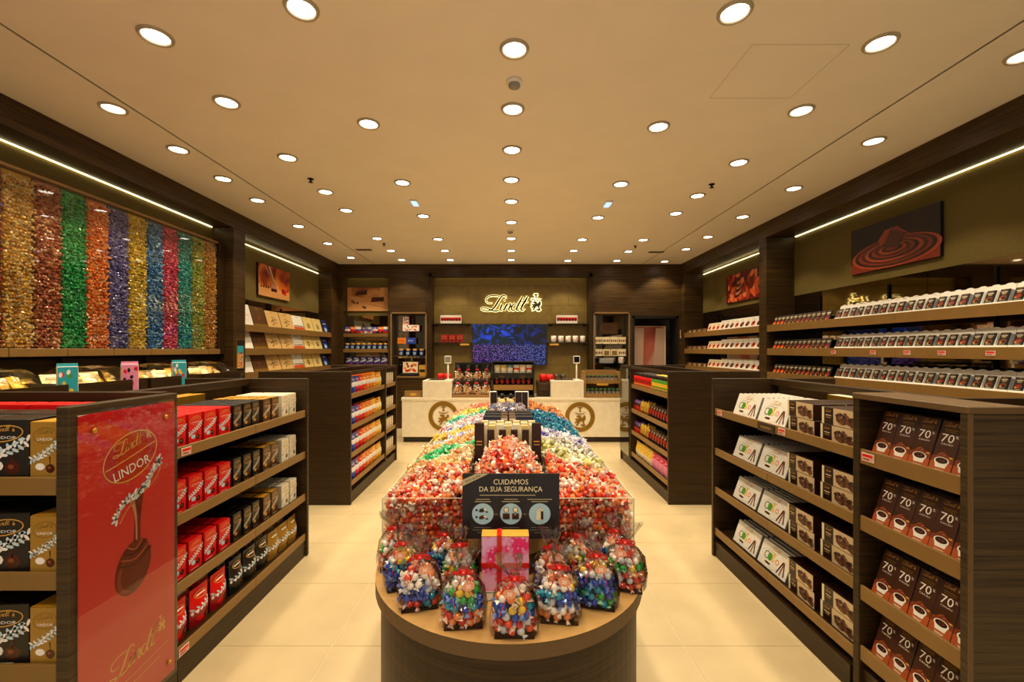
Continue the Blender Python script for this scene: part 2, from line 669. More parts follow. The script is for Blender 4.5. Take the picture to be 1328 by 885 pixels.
# stone tiles in the centre bay, each a piece of the back wall
tw, th = 0.68, 0.40
r = 0
z = 0.05
while z < 3.05:
    x = -1.50 - (tw / 2 if r % 2 else 0)
    while x < 1.595:
        a, b = max(x, -1.50), min(x + tw, 1.595)
        if b - a > .02:
            struct('stone_tile', MB().box(a + .002, b - .002, YBR, YBR + .02, z + .002, min(z + th, 3.07) - .002, 'niche_stone'), wb)
        x += tw
    z += th
    r += 1

# olive upper panels in the bays
struct('upper_panel', MB().box(XLR - .012, XLR, 5.57, 8.30, 2.24, BEAM, 'olive'), wl)
struct('upper_panel', MB().box(XLR - .012, XLR, 1.95, 5.33, 2.30, BEAM, 'olive'), wl)
struct('upper_panel', MB().box(XRR, XRR + .012, 1.95, 5.79, 2.26, BEAM, 'olive'), wr)
struct('upper_panel', MB().box(XRR, XRR + .012, 5.96, 8.50, 2.26, BEAM, 'olive'), wr)
struct('upper_panel', MB().box(-3.25, -2.37, YBR, YBR + .02, 2.24, 3.07, 'olive'), wb)

# door at the right of the back wall
d = struct('door_1', MB().box(2.446, 3.36, YBR - .06, YBR - .01, 0, 2.22, 'black_gloss'))
m = MB()
m.box(2.446, 2.49, YB, YBR - .06, 0, 2.22, 'black').box(3.31, 3.36, YB, YBR - .06, 0, 2.22, 'black').box(2.446, 3.36, YB, YBR - .06, 2.17, 2.22, 'black')
struct('door_frame', m, d)
struct('door_handle', MB().tube([(3.2, YBR - .09, 1.0), (3.2, YBR - .09, 1.14)], .012, 'steel'), d)

# ---------------------------------------------------------------- LED coves
def led(x0, x1, y0, y1, z, label):
    solo('led_strip', MB().box(x0, x1, y0, y1, z - .004, z, 'led'), label, 'light', 'cove light strips')
led(XLR + .002, XLR + .012, 5.60, 8.27, BEAM - .045, 'warm light strip over the burnt-orange picture on the left wall')
led(XLR + .002, XLR + .012, 1.98, 5.30, BEAM - .002, 'long warm light strip above the coloured truffle dispensers')
led(XRR - .012, XRR - .002, 1.98, 5.76, BEAM - .002, 'long warm light strip above the dark chocolate-ripple picture')
led(XRR - .012, XRR - .002, 5.99, 8.47, BEAM - .03, 'warm light strip above the almond picture, right wall')
led(-3.22, -2.40, YBR - .022, YBR - .002, 3.06, 'short warm light strip above the chocolate block picture, back wall')
led(-1.46, 1.555, YBR - .022, YBR - .002, 3.06, 'warm light strip above the glowing wall sign')

# ---------------------------------------------------------------- mirrors behind the shelves
def mirror(x0, x1, y0, y1, z0, z1, label):
    solo('mirror_panel', MB().box(x0, x1, y0, y1, z0, z1, 'mirror'), label, 'mirror', 'dark mirrors behind shelves')
mirror(XLR - .011, XLR - .002, 5.58, 8.29, 1.10, 2.24, 'dark mirror behind flat gift boxes on the left wall')
for j, (a, b, t) in enumerate(((1.96, 3.95, 'nearest'), (3.955, 5.78, 'farther'))):
    mirror(XRR + .002, XRR + .011, a, b, 1.10, 2.26, 'dark wall mirror, %s panel behind the white-tray bars' % t)
mirror(XRR + .002, XRR + .011, 5.97, 8.49, 1.10, 2.26, 'dark mirror behind praline boxes in the far right bay')
mirror(-3.24, -2.38, YBR + .002, YBR + .018, 1.10, 2.24, 'dark mirror behind jars in the back left bay')
for (a, b, t) in ((-2.285, -1.63, 'left'), (1.705, 2.365, 'right')):
    mirror(a, b, YBR + .004, YBR + .019, NZ0, NZ1, 'dark mirror at the back of the tan-framed %s niche' % t)

# ---------------------------------------------------------------- downlights
LP = [(391, 10), (202, 46), (147, 140), (294, 132), (478, 160), (231, 193.5), (373, 204), (289.5, 231.5), (422, 248.5), (522, 236.5), (334, 259.5),
      (449, 272.5), (387, 293), (549, 280), (489, 309), (568, 310), (425, 315.5), (507, 325), (577, 325), (455, 334), (521, 337), (584, 337),
      (667, 63), (665, 141), (664, 194), (663, 233), (663, 261), (663, 288), (663, 309), (663, 325), (663, 337),
      (953, 15), (1142, 55), (1328, 71), (1039, 143), (854, 164), (1133, 182.5), (958, 210.5), (1029.5, 244), (805, 238.5), (904.5, 253.5), (876.5, 276.5),
      (963, 281), (775.5, 282), (918, 307), (834, 311), (755, 310.5), (889.5, 323), (815, 326), (744, 325), (862, 339), (800, 338), (736.5, 338)]
ring = MB().lathe([(.062, -.002), (.066, -.012), (.078, -.014), (.084, -.004), (.084, 0)], 'ring_grey', n=24, cap=False).mesh('trim_ring')
lensm = MB().lathe([(0, -.004), (.063, -.004)], 'lens', n=24, cap=False, smooth=False).mesh('lens')
sp = bpy.data.lights.new('downlight', 'SPOT')
sp.energy = LAMP_W
sp.color = LIGHT_COL
sp.spot_size = math.radians(104)
sp.spot_blend = 0.28
sp.shadow_soft_size = 0.06
pts = []
for (px, py) in LP:
    Y = 570 * (CH - CAM_H) / (454 - py)
    pts.append(((px - 659) * Y / 570, Y))
# the ceiling grid goes on above and behind the viewer
pts += [(-1.9, 1.5), (0.0, 1.5), (1.9, 1.5), (-1.05, 0.6), (1.05, 0.6), (-2.95, 2.1), (2.95, 2.1), (-2.95, 1.2), (2.95, 1.2), (0, 0.4), (-1.9, .2), (1.9, .2)]
pts.sort(key=lambda p: (round(p[0] / .9), p[1]))
colname = {}
cnt = {}
NAMES = {-3: 'beside the left wall', -2: 'left of centre', -1: 'just left of the middle row', 0: 'in the middle row', 1: 'just right of the middle row', 2: 'right of centre', 3: 'beside the right wall'}
for (x, y) in pts:
    q = max(-3, min(3, round(x / .95)))
    cnt[q] = cnt.get(q, 0) + 1
    t = thing('ceiling_downlight', '%s ceiling downlight from the shop front, %s' % (ORD[cnt[q] - 1], NAMES[q]), 'downlight', (x, y, CH), 0, 'recessed ceiling downlights')
    part('trim_ring', ring, t)
    part('lens', lensm, t)
    lo = bpy.data.objects.new('lamp', sp)
    C.objects.link(lo)
    lo.parent = t
    lo.location = (0, 0, -.03)

# smoke detectors, sprinklers, vents, emergency lights
for (px, py, t) in ((667, 105, 'white round smoke detector between the nearest middle downlights'), (662, 299, 'small round smoke detector far down the middle row')):
    Y = 570 * (CH - CAM_H) / (454 - py)
    o = thing('smoke_detector', t, 'smoke detector', ((px - 659) * Y / 570, Y, CH), 0, 'smoke detectors')
    part('base', MB().lathe([(.05, 0), (.05, -.018), (.044, -.022)], 'white', n=20), o, False)
    part('sensor_head', MB().lathe([(.036, -.022), (.036, -.038), (.02, -.045), (0, -.045)], 'grey', n=20, cap=False), o, False)
for (px, py, t) in ((403, 232, 'nearer sprinkler on the left of the ceiling'), (498, 316, 'farther sprinkler on the left of the ceiling'),
                    (923, 239, 'nearer sprinkler on the right of the ceiling'), (824, 319, 'farther sprinkler on the right of the ceiling')):
    Y = 570 * (CH - CAM_H) / (454 - py)
    o = thing('sprinkler', 'small dark ' + t, 'sprinkler', ((px - 659) * Y / 570, Y, CH), 0, 'ceiling sprinklers')
    part('escutcheon', MB().lathe([(.03, 0), (.03, -.006), (.012, -.01)], 'black_metal', n=14), o, False)
    part('nozzle', MB().lathe([(.009, -.008), (.009, -.03), (.022, -.034), (.022, -.037)], 'black_metal', n=12), o, False)
for (px, py, t) in ((472, 324, 'left'), (851, 327, 'right')):
    Y = 570 * (CH - CAM_H) / (454 - py)
    o = thing('ceiling_vent', 'small slotted vent at the %s end of the ceiling groove' % t, 'vent', ((px - 659) * Y / 570, Y, CH), 0, 'ceiling vents')
    part('frame', MB().box(-.13, .13, -.05, .05, -.006, 0, 'dark_edge'), o, False)
    for j in range(3):
        part('slot', MB().box(-.11, .11, -.03 + j * .026, -.018 + j * .026, -.0075, -.006, 'black'), o, False)
for (px, py, t) in ((538, 262, 'left'), (788, 263.5, 'right')):
    Y = 570 * (CH - CAM_H) / (454 - py)
    o = thing('emergency_light', 'small bluish emergency light on the ceiling, %s of the middle row' % t, 'emergency light', ((px - 659) * Y / 570, Y, CH), 0, 'emergency lights')
    part('housing', MB().box(-.045, .045, -.09, .09, -.02, 0, 'white', ch=.005), o, False)
    part('diffuser', MB().box(-.03, .03, -.075, .075, -.026, -.02, 'emerg'), o, False)

# ================================================================ FURNITURE
def shelf_unit(root, sx, xf, xb, y0, y1, ztop, lip=.052, split=True, board='wood_dark'):
    """shelf running along Y whose front edge is at xf (facing the aisle); lip top at ztop"""
    sh = part('shelf', MB().box(min(xf + sx * .012, xb), max(xf + sx * .012, xb), y0, y1, ztop - .038, ztop - .02, board), root)
    ym = (y0 + y1) / 2
    segs = ((y0, ym - .001), (ym + .001, y1)) if split else ((y0, y1),)
    for (a, b) in segs:
        part('price_rail', MB().box(min(xf, xf + sx * .012), max(xf, xf + sx * .012), a, b, ztop - lip, ztop, 'tan_rail', ch=.002), sh)
    return sh


GTOP = 1.335


def gondola(name, label, sx, xf, y0, y1, zs, open_spine, near_panel=True, wid=.92, top=GTOP, ysplit=None):
    """double-sided gondola; sx = +1 right of the aisle, -1 left of it; xf = aisle face"""
    xo = xf + sx * wid
    xc = xf + sx * wid / 2
    g = thing(name, label, 'shelving', (xc, (y0 + y1) / 2, 0), 0, 'dark wood gondolas')
    part('base', MB().box(xf + sx * .015, xo - sx * .015, y0 + .03, y1 - .03, 0, .115, 'wood_dark'), g)
    if near_panel:
        part('end_panel', MB().box(xf, xo, y0, y0 + .03, 0, top, 'wood_dark', ch=.003), g)
    part('end_panel', MB().box(xf, xo, y1 - .03, y1, 0, top, 'wood_dark', ch=.003), g)
    a, b = y0 + (.03 if near_panel else 0), y1 - .03
    if open_spine:
        part('top_rail', MB().box(xc - .03, xc + .03, a, b, top - .05, top, 'wood_dark', ch=.003), g)
        part('back_panel', MB().box(xc - .012, xc + .012, a, b, .115, top - .19, 'wood_dark'), g)
        for yy in (a + .03, a + .38 * (b - a), b - .03):
            part('post', MB().box(xc - .008, xc + .008, yy - .008, yy + .008, top - .19, top - .05, 'black_metal'), g)
    else:
        part('back_panel', MB().box(xc - .03, xc + .03, a, b, .115, top, 'wood_dark'), g)
        part('top_rail', MB().box(xf + sx * .005, xf + sx * .03, a, b, top - .03, top, 'wood_dark'), g)
    if ysplit:
        part('divider', MB().box(xf, xc, ysplit - .02, ysplit + .02, .115, top, 'wood_dark'), g)
    for z in zs:
        if ysplit:
            shelf_unit(g, sx, xf + sx * .012, xc, a, ysplit - .02, z)
            shelf_unit(g, sx, xf + sx * .012, xc, ysplit + .02, b, z, split=False)
        else:
            shelf_unit(g, sx, xf + sx * .012, xc, a, b, z)
    shelf_unit(g, -sx, xo - sx * .012, xc, a, b, zs[0])
    return g


ZL = (1.098, .788, .470, .170)
ZR = (1.112, .815, .524, .215)
ZM = (1.108, .790, .508, .222)
gondola('gondola', 'dark wood gondola stacked with red and dark cartons beside the red poster', -1, -1.51, 2.0, 3.33, ZL, True, False)
gondola('gondola', 'dark wood gondola of white tins and cookie boxes on the right', 1, 1.54, 1.97, 3.33, ZR, True, False)
gondola('gondola', 'dark wood gondola of colourful pouches in the left middle', -1, -1.57, 4.38, 6.20, ZM, False, True, ysplit=5.65)
gondola('gondola', 'dark wood gondola of red tubes and yellow packs, right middle', 1, 1.60, 4.39, 6.27, ZM, False, True, ysplit=5.77)

# near left end cap with the red poster on its side
g = thing('end_cap_unit', 'dark wood end unit carrying the big red poster', 'shelving', (-1.96, 1.75, 0))
part('side_panel', MB().box(-1.545, -1.50, 1.50, 1.995, 0, 1.355, 'wood_greybrown', ch=.003), g)
part('side_panel', MB().box(-2.43, -2.40, 1.50, 1.995, 0, 1.355, 'wood_dark', ch=.003), g)
part('back_panel', MB().box(-2.40, -1.545, 1.965, 1.995, .1, 1.27, 'wood_dark'), g)
part('top_rail', MB().box(-2.40, -1.545, 1.955, 1.995, 1.32, 1.362, 'wood_dark', ch=.003), g)
part('post', MB().box(-1.99, -1.974, 1.972, 1.988, 1.27, 1.32, 'black_metal'), g)
part('base', MB().box(-2.40, -1.545, 1.53, 1.96, 0, .1, 'wood_dark'), g)
for z in (1.113, .787, .471, .165):
    s_ = part('shelf', MB().box(-2.40, -1.545, 1.515, 1.963, z - .038, z - .02, 'wood_dark'), g)
    part('price_rail', MB().box(-2.40, -1.547, 1.503, 1.515, z - .062, z, 'tan_rail', ch=.002), s_)

# the poster itself
pm = bpy.data.materials.new('poster_red'); pm.use_nodes = True; MATS['poster_red'] = pm
nt = pm.node_tree; B_ = nt.nodes['Principled BSDF']
tc = nt.nodes.new('ShaderNodeTexCoord'); sep = nt.nodes.new('ShaderNodeSeparateXYZ')
nt.links.new(tc.outputs['Object'], sep.inputs[0])
mp = nt.nodes.new('ShaderNodeMapping'); mp.inputs['Scale'].default_value = (1, 22, 60)
nz = nt.nodes.new('ShaderNodeTexNoise'); nz.inputs['Scale'].default_value = 1.0; nz.inputs['Detail'].default_value = 5
nt.links.new(tc.outputs['Object'], mp.inputs[0]); nt.links.new(mp.outputs[0], nz.inputs['Vector'])
rz_ = nt.nodes.new('ShaderNodeValToRGB')           # height on the sheet picks the red
for p_, c_ in ((0.0, '#c4564a'), (.38, '#bd3a30'), (.48, '#c8060c'), (.62, '#d2050c'), (.80, '#d80810'), (1.0, '#cc1c20')):
    if p_ in (0.0, 1.0): e = rz_.color_ramp.elements[int(p_)]
    else: e = rz_.color_ramp.elements.new(p_)
    e.position = p_; e.color = lin(c_)
dg_ = nt.nodes.new('ShaderNodeMath'); dg_.operation = 'MULTIPLY_ADD'; dg_.inputs[1].default_value = -0.12
nt.links.new(sep.outputs['Y'], dg_.inputs[0]); nt.links.new(sep.outputs['Z'], dg_.inputs[2])
mr = nt.nodes.new('ShaderNodeMapRange'); mr.inputs['From Min'].default_value = -0.1; mr.inputs['From Max'].default_value = 1.2
nt.links.new(dg_.outputs[0], mr.inputs['Value']); nt.links.new(mr.outputs[0], rz_.inputs['Fac'])
rp = nt.nodes.new('ShaderNodeValToRGB'); rp.color_ramp.elements[0].position = .56; rp.color_ramp.elements[0].color = (0, 0, 0, 1); rp.color_ramp.elements[1].position = .72; rp.color_ramp.elements[1].color = (1, 1, 1, 1)
nt.links.new(nz.outputs['Fac'], rp.inputs['Fac'])
mk = nt.nodes.new('ShaderNodeMapRange'); mk.inputs['From Min'].default_value = .72; mk.inputs['From Max'].default_value = 1.15; mk.inputs['To Max'].default_value = .75
nt.links.new(sep.outputs['Z'], mk.inputs['Value'])
ml = nt.nodes.new('ShaderNodeMath'); ml.operation = 'MULTIPLY'
nt.links.new(rp.outputs['Color'], ml.inputs[0]); nt.links.new(mk.outputs[0], ml.inputs[1])
mxc = nt.nodes.new('ShaderNodeMix'); mxc.data_type = 'RGBA'
nt.links.new(ml.outputs[0], mxc.inputs['Factor']); nt.links.new(rz_.outputs['Color'], mxc.inputs['A']); mxc.inputs['B'].default_value = lin('#d8836f')
nt.links.new(mxc.outputs['Result'], B_.inputs['Base Color']); B_.inputs['Roughness'].default_value = .5; B_.inputs['Specular IOR Level'].default_value = .15
mat('poster_clear_red', '#b5190f', .35)
mat('petal', '#f3f1f4', .45)
mat('petal_blue', '#bcd9ef', .45)
mat('gold_line', '#d8a24a', .4)
mat('choc_hi', '#a5593a', .3)
mat('pour', '#c48468', .4)
mat('p_choc', '#6a2415', .4)
mat('p_choc2', '#8e3a24', .4)
mat('p_choc3', '#4a170d', .4)

mat('edge_clear', '#d8cdb4', .25)
PW, PH = .44, 1.20
m = MB().box(0, .004, 0, PW, 0, PH, 'poster_red')
d = D(m, (.004, 0, 0), (0, 1, 0), (0, 0, 1), .0006)
# tilted oval with script and name
oc = (.215, 1.01)
d.ell(oc[0], oc[1], .125, .088, 'poster_clear_red', 1, 32, .35)
d.ring(oc[0], oc[1], .129, .092, .005, 'gold_line', 2, 40, .35)
d.stroke([(.10, .975), (.19, 1.0), (.33, 1.045)], .004, 'gold_line', 2)
script(d, .13, 1.012, .15, 'gold_line', 3, rot=.30)
crest(d, .285, 1.060, .045, 'gold_line', 3, rot=.25)
d.text('LINDOR', .222, .945, .036, 'petal', 3, w=.17, rot=.24)
# ribbon of white petals
rb = catmull([(.345, .975), (.335, .935), (.295, .895), (.235, .865), (.18, .83), (.145, .785)], 6)
d.stroke([(x + .016, y - .026) for x, y in rb], .0035, 'gold_line', 2)
for i, (x, y) in enumerate(rb[1::2]):
    for q in range(3):
        a = -1.0 + q * 1.0 + i * .7
        d.ell(x + .013 * math.cos(a), y - .008 + .013 * math.sin(a), .014, .0055, 'petal' if (i + q) % 3 else 'petal_blue', 3, 8, a)
# poured chocolate and the truffle
d.poly([(.198, .835), (.275, .868), (.258, .74), (.256, .66), (.222, .66), (.230, .74), (.222, .80)], 'p_choc', 1)
d.poly([(.204, .832), (.226, .845), (.240, .76), (.242, .665), (.234, .665), (.232, .74), (.222, .79)], 'pour', 2)
d.ell(.225, .565, .082, .105, 'p_choc', 2, 32, -.3)
d.ell(.205, .545, .056, .072, 'p_choc2', 3, 24, -.3)
d.ell(.222, .553, .056, .074, 'p_choc', 4, 24, -.3)
for j in range(4):
    w_ = .080 - j * .013
    y_ = .60 + j * .020
    d.stroke(catmull([(.232 - w_, y_ - .006), (.232, y_ - .026), (.232 + w_, y_ + .012)], 6), .006, ('p_choc3', 'choc_hi')[j % 2], 5)
script(d, .10, .165, .25, 'gold_line', 2, rot=.10)
crest(d, .345, .215, .07, 'gold_line', 2, rot=.1)
d.stroke([(.13, .125), (.40, .155)], .003, 'gold_line', 2)
d.stroke([(.20, .10), (.36, .118)], .003, 'gold_line', 2)
t = thing('poster', 'large red poster of pouring chocolate in acrylic cover on the end unit', 'poster', (-1.4995, 1.53, .12))
pn = part('printed_sheet', m, t, False)
part('acrylic_cover', MB().box(.0085, .0105, -.012, PW + .012, -.012, PH + .012, 'acrylic'), t, False)
for (yy, zz) in ((.05, 1.14), (.38, 1.14), (.05, .06), (.40, .06)):
    part('standoff_screw', MB().lathe([(0, .0), (.009, 0), (.009, .006), (0, .006)], 'gold', n=12), t, False).matrix_local = Matrix.Translation((.0105, yy, zz)) @ Euler((0, PI / 2, 0)).to_matrix().to_4x4()

# near right end: shallow unit of tall bars facing the aisle
g = thing('bar_shelf_unit', 'shallow dark wood unit of brown 70% bars at the near right', 'shelving', (1.64, 1.71, 0))
part('end_panel', MB().box(1.54, 1.735, 1.47, 1.50, 0, 1.335, 'wood_greybrown', ch=.003), g)
part('front_edge', MB().box(1.536, 1.552, 1.466, 1.4695, 0, 1.335, 'dark_edge'), g)
part('end_panel', MB().box(1.54, 1.735, 1.93, 1.965, 0, 1.335, 'wood_dark', ch=.003), g)
part('top', MB().box(1.536, 1.74, 1.466, 1.965, 1.335, 1.36, 'dark_edge', ch=.003), g)
part('back_panel', MB().box(1.725, 1.735, 1.50, 1.93, .1, 1.335, 'black'), g)
part('base', MB().box(1.56, 1.735, 1.50, 1.93, 0, .15, 'wood_dark'), g)
ZT = (1.117, .825, .520, .255)
for z in ZT:
    shelf_unit(g, 1, 1.545, 1.725, 1.50, 1.93, z, .065, False)
# near right end cap facing the shop front
g = thing('end_cap_unit', 'dark wood end unit at the right edge beside the brown bars', 'shelving', (2.1, 1.75, 0))
part('side_panel', MB().box(1.742, 1.765, 1.50, 1.965, 0, 1.335, 'wood_dark'), g)
part('side_panel', MB().box(2.44, 2.465, 1.50, 1.965, 0, 1.335, 'wood_dark'), g)
part('back_panel', MB().box(1.765, 2.44, 1.935, 1.965, .1, 1.335, 'wood_dark'), g)
part('base', MB().box(1.765, 2.44, 1.52, 1.935, 0, .1, 'wood_dark'), g)
for z in (1.113, .787, .471, .165):
    s_ = part('shelf', MB().box(1.765, 2.44, 1.515, 1.935, z - .038, z - .02, 'wood_dark'), g)
    part('price_rail', MB().box(1.765, 2.44, 1.503, 1.515, z - .06, z, 'tan_rail', ch=.002), s_)

# ---------------------------------------------------------------- wall shelves and cabinets
WZ = (1.875, 1.570, 1.262)         # tops of the lips


def wall_bay(label, sx, xf, xb, y0, y1, zs=WZ):
    g = thing('wall_shelf_unit', label, 'shelving', (xb, (y0 + y1) / 2, 0), 0, 'wall shelving bays')
    part('base_cabinet', MB().box(min(xf, xb), max(xf, xb), y0, y1, 0, .95, 'wood_wall', ch=.003), g)
    for z in zs:
        shelf_unit(g, sx, xf, xb, y0 + .003, y1 - .003, z, .088)
    n = max(2, int((y1 - y0) / .9))
    for i in range(n):
        a = y0 + (y1 - y0) * (i + .5) / n
        part('upright', MB().box(min(xb, xb - sx * .012), max(xb, xb - sx * .012), a - .008, a + .008, .95, 2.2, 'black_metal'), g)
    return g


wall_bay('left wall shelves of flat gift boxes under the orange picture', -1, XL - .005, XLR + .004, 5.573, 8.297)
wall_bay('long right wall shelves of white-tray bars', 1, XR + .005, XRR - .004, 1.953, 5.787)
wall_bay('far right wall shelves of praline boxes', 1, XR + .005, XRR - .004, 5.963, 8.497)
g = thing('wall_shelf_unit', 'back left bay shelves of jars and bags under a picture', 'shelving', (-2.81, 8.78, 0), 0, 'wall shelving bays')
part('base_cabinet', MB().box(-3.247, -2.373, YB + .003, YBR - .003, 0, .95, 'wood_wall'), g)
for z in WZ:
    s_ = part('shelf', MB().box(-3.247, -2.373, YB + .012, YBR - .003, z - .038, z - .02, 'wood_dark'), g)
    part('price_rail', MB().box(-3.247, -2.373, YB, YB + .012, z - .07, z, 'tan_rail'), s_)

# glass-shelved niches
for (a, b, zz, t) in ((-2.287, -1.628, (1.25, 1.43, 1.67, 1.92), 'left'), (1.703, 2.367, (1.28, 1.43, 1.67), 'right')):
    g = thing('niche_shelf_set', 'clear glass shelves in the %s tan-framed niche' % t, 'shelving', ((a + b) / 2, 8.78, NZ0))
    for z in zz:
        part('glass_shelf', MB().box(a, b, YB + .02, YBR, z - .012, z - .002, 'acrylic'), g)

# ---------------------------------------------------------------- truffle dispensers on the left wall
DY = [2.6 + .2 * i for i in range(14)]
DX = -3.44
g = thing('truffle_dispenser', 'wall dispenser of clear columns filled with coloured truffles, left wall', 'dispenser', (-3.5, 3.9, 1.5))
part('back_panel', MB().box(XLR + .002, XLR + .01, 2.6, 5.2, 1.50, 2.83, 'black'), g)
for y in DY:
    part('divider', MB().box(XLR + .01, DX - .004, y - .0015, y + .0015, 1.56, 2.81, 'acrylic'), g)
for i in range(13):
    part('acrylic_front', MB().box(DX, DX + .005, DY[i] + .005, DY[i + 1] - .005, 1.56, 2.81, 'acrylic'), g)
for i in range(0, 13, 2):
    part('ledge', MB().box(XLR + .01, DX + .035, DY[i] + .002, DY[min(i + 2, 13)] - .002, 1.50, 1.56, 'tan_rail', ch=.003), g)
part('top_board', MB().box(XLR + .01, DX + .008, 2.6, 5.2, 2.81, 2.83, 'wood_tan'), g)
part('side_panel', MB().box(XLR + .01, DX + .008, 5.2, 5.325, 1.50, 2.83, 'wood_dark'), g)

# cabinet with trays under the dispensers
g = thing('wall_cabinet', 'dark low cabinet of trays under the truffle dispensers', 'cabinet', (-3.25, 3.6, 0))
part('body', MB().box(-3.57, -2.95, 2.0, 5.32, 0, 1.20, 'wood_dark', ch=.003), g)
part('back_rail', MB().box(-3.57, -3.53, 2.0, 5.32, 1.20, 1.48, 'wood_dark'), g)
for y in (2.6, 3.45, 4.25, 5.0):
    part('post', MB().box(-3.52, -3.49, y - .01, y + .01, 1.20, 1.498, 'black'), g)

# ---------------------------------------------------------------- sales counter
CY0, CY1 = 7.36, 8.0
g = thing('sales_counter', 'long pale stone sales counter with two bronze roundels', 'counter', (.05, 7.68, 0))
part('front_panel', MB().box(-1.78, 1.905, CY0, CY0 + .04, .09, .70, 'stone_counter', ch=.004), g)
part('body', MB().box(-1.76, 1.885, CY0 + .04, CY1, .09, .70, 'stone_counter'), g)
part('worktop', MB().box(-1.79, 1.915, CY0 - .01, CY1 + .01, .70, .75, 'stone_counter', ch=.004), g)
part('toe_kick', MB().box(-1.76, 1.885, CY0 + .03, CY1 - .02, 0, .09, 'choc_dark'), g)
for (a, b, c) in ((-1.435, -.945, 'l'), (.717, 1.272, 'r')):
    p_ = part('till_block', MB().box(a, b, CY0 + .005, CY0 + .48, .75, 1.035, 'stone_counter', ch=.006), g)
    part('till_recess', MB().box(a + .07, b - .14, CY0 + .06, CY0 + .42, 1.035, 1.038, 'black'), p_)
part('till_block', MB().box(1.925, 2.06, CY0 + .02, CY0 + .48, 0, 1.035, 'stone_counter', ch=.006), g)
for (px, py) in ((575, 540), (752, 541)):
    X = (px - 659) * CY0 / 570; Z = CAM_H - (py - 454) * CY0 / 570
    m = MB()
    d = D(m, (X, CY0, Z), (1, 0, 0), (0, 0, 1), .004)
    d.ring(0, 0, .25, .25, .072, 'gold_dark', 2, 48)
    d.ring(0, 0, .252, .252, .004, 'gold_line', 2.1, 48)
    crest(d, -.098, -.165, .33, 'gold_dark', 2)
    part('roundel', m, g)

# ---------------------------------------------------------------- centre display table
TZ = .70
TCX, TYC, TR = .002, 1.787, .519
arc = [(TCX + TR * math.cos(a), TYC - TR * math.sin(a)) for a in [PI * i / 40 for i in range(41)]]   # right -> front -> left
outline = [(TCX + TR, 4.33)] + arc + [(TCX - TR, 4.33)]
outline = outline[::-1]
arc2 = [(TCX + (TR - .02) * math.cos(a), TYC - (TR - .02) * math.sin(a)) for a in [PI * i / 40 for i in range(41)]]
out2 = ([(TCX + TR - .02, 4.31)] + arc2 + [(TCX - TR + .02, 4.31)])[::-1]
g = thing('display_table', 'long round-ended wooden display table heaped with wrapped truffles', 'table', (0, 3.0, 0))
part('base', MB().prism(out2, 0, TZ - .048, 'wood_dark'), g)
part('top', MB().prism(outline, TZ - .048, TZ, 'wood_top', side='dark_edge'), g)
BX = .512
BZ = .945
part('bin_pane', MB().box(-BX, BX, TYC + .0, TYC + .005, TZ + .001, BZ, 'acrylic'), g, label='clear front pane of the truffle bin')
for s_ in (-1, 1):
    for (a, b) in ((1.794, 3.05), (3.055, 4.32)):
        part('bin_pane', MB().box(s_ * BX, s_ * (BX - .005), a, b, TZ + .001, BZ, 'acrylic'), g, label='clear side pane of the truffle bin')
part('bin_pane', MB().box(-BX, BX, 4.32, 4.325, TZ + .001, BZ, 'acrylic'), g)
for s_ in (-1, 1):
    part('pane_edge', MB().box(s_ * (BX - .003), s_ * (BX + .001), TYC - .002, TYC + .002, TZ + .001, BZ, 'edge_clear'), g)
    part('pane_edge', MB().box(s_ * (BX - .004), s_ * (BX + .0005), TYC + .003, 4.32, BZ, BZ + .003, 'edge_clear'), g)
part('pane_edge', MB().box(-BX, BX, TYC, TYC + .005, BZ, BZ + .002, 'edge_clear'), g)
# raised wooden spine with a half-round front
RS = .165
sp_o = [(RS, 4.30)] + [(RS * math.cos(a), 1.80 - RS * math.sin(a)) for a in [PI * i / 20 for i in range(21)]] + [(-RS, 4.30)]
# the front drum sits in front of the bin pane, the spine behind it
dr = [(RS * math.cos(a), TYC - .001 - RS * math.sin(a)) for a in [PI * i / 20 for i in range(21)]]
rs2 = RS - .015
dr2 = [(rs2 * math.cos(a), TYC - .001 - rs2 * math.sin(a)) for a in [PI * i / 20 for i in range(21)]]
part('drum', MB().prism(dr2[::-1], TZ + .001, .785, 'wood_dark'), g)
part('drum_shelf', MB().prism(dr[::-1], .785, .905, 'wood_tan'), g)
part('spine', MB().box(-RS, RS, TYC + .006, 4.31, TZ + .001, .99, 'wood_dark'), g)
for s_ in (-1, 1):
    part('spine_rail', MB().box(s_ * (RS - .008), s_ * (RS + .004), TYC + .12, 4.31, .99, 1.045, 'acrylic'), g)

# ================================================================ PRODUCTS
def band(d, x0, y0, x1, y1, n, r, mats, k=2):
    """ribbon of petals climbing from (x0,y0) to (x1,y1)"""
    for i in range(n):
        t = i / (n - 1)
        x = x0 + (x1 - x0) * t
        y = y0 + (y1 - y0) * (t ** 1.35)
        for q in range(3):
            a = 1.9 * i + 2.1 * q
            d.ell(x + r * .75 * math.cos(a), y + r * .75 * math.sin(a), r * .8, r * .34, mats[(i + q) % len(mats)], k, 6, a + .5)


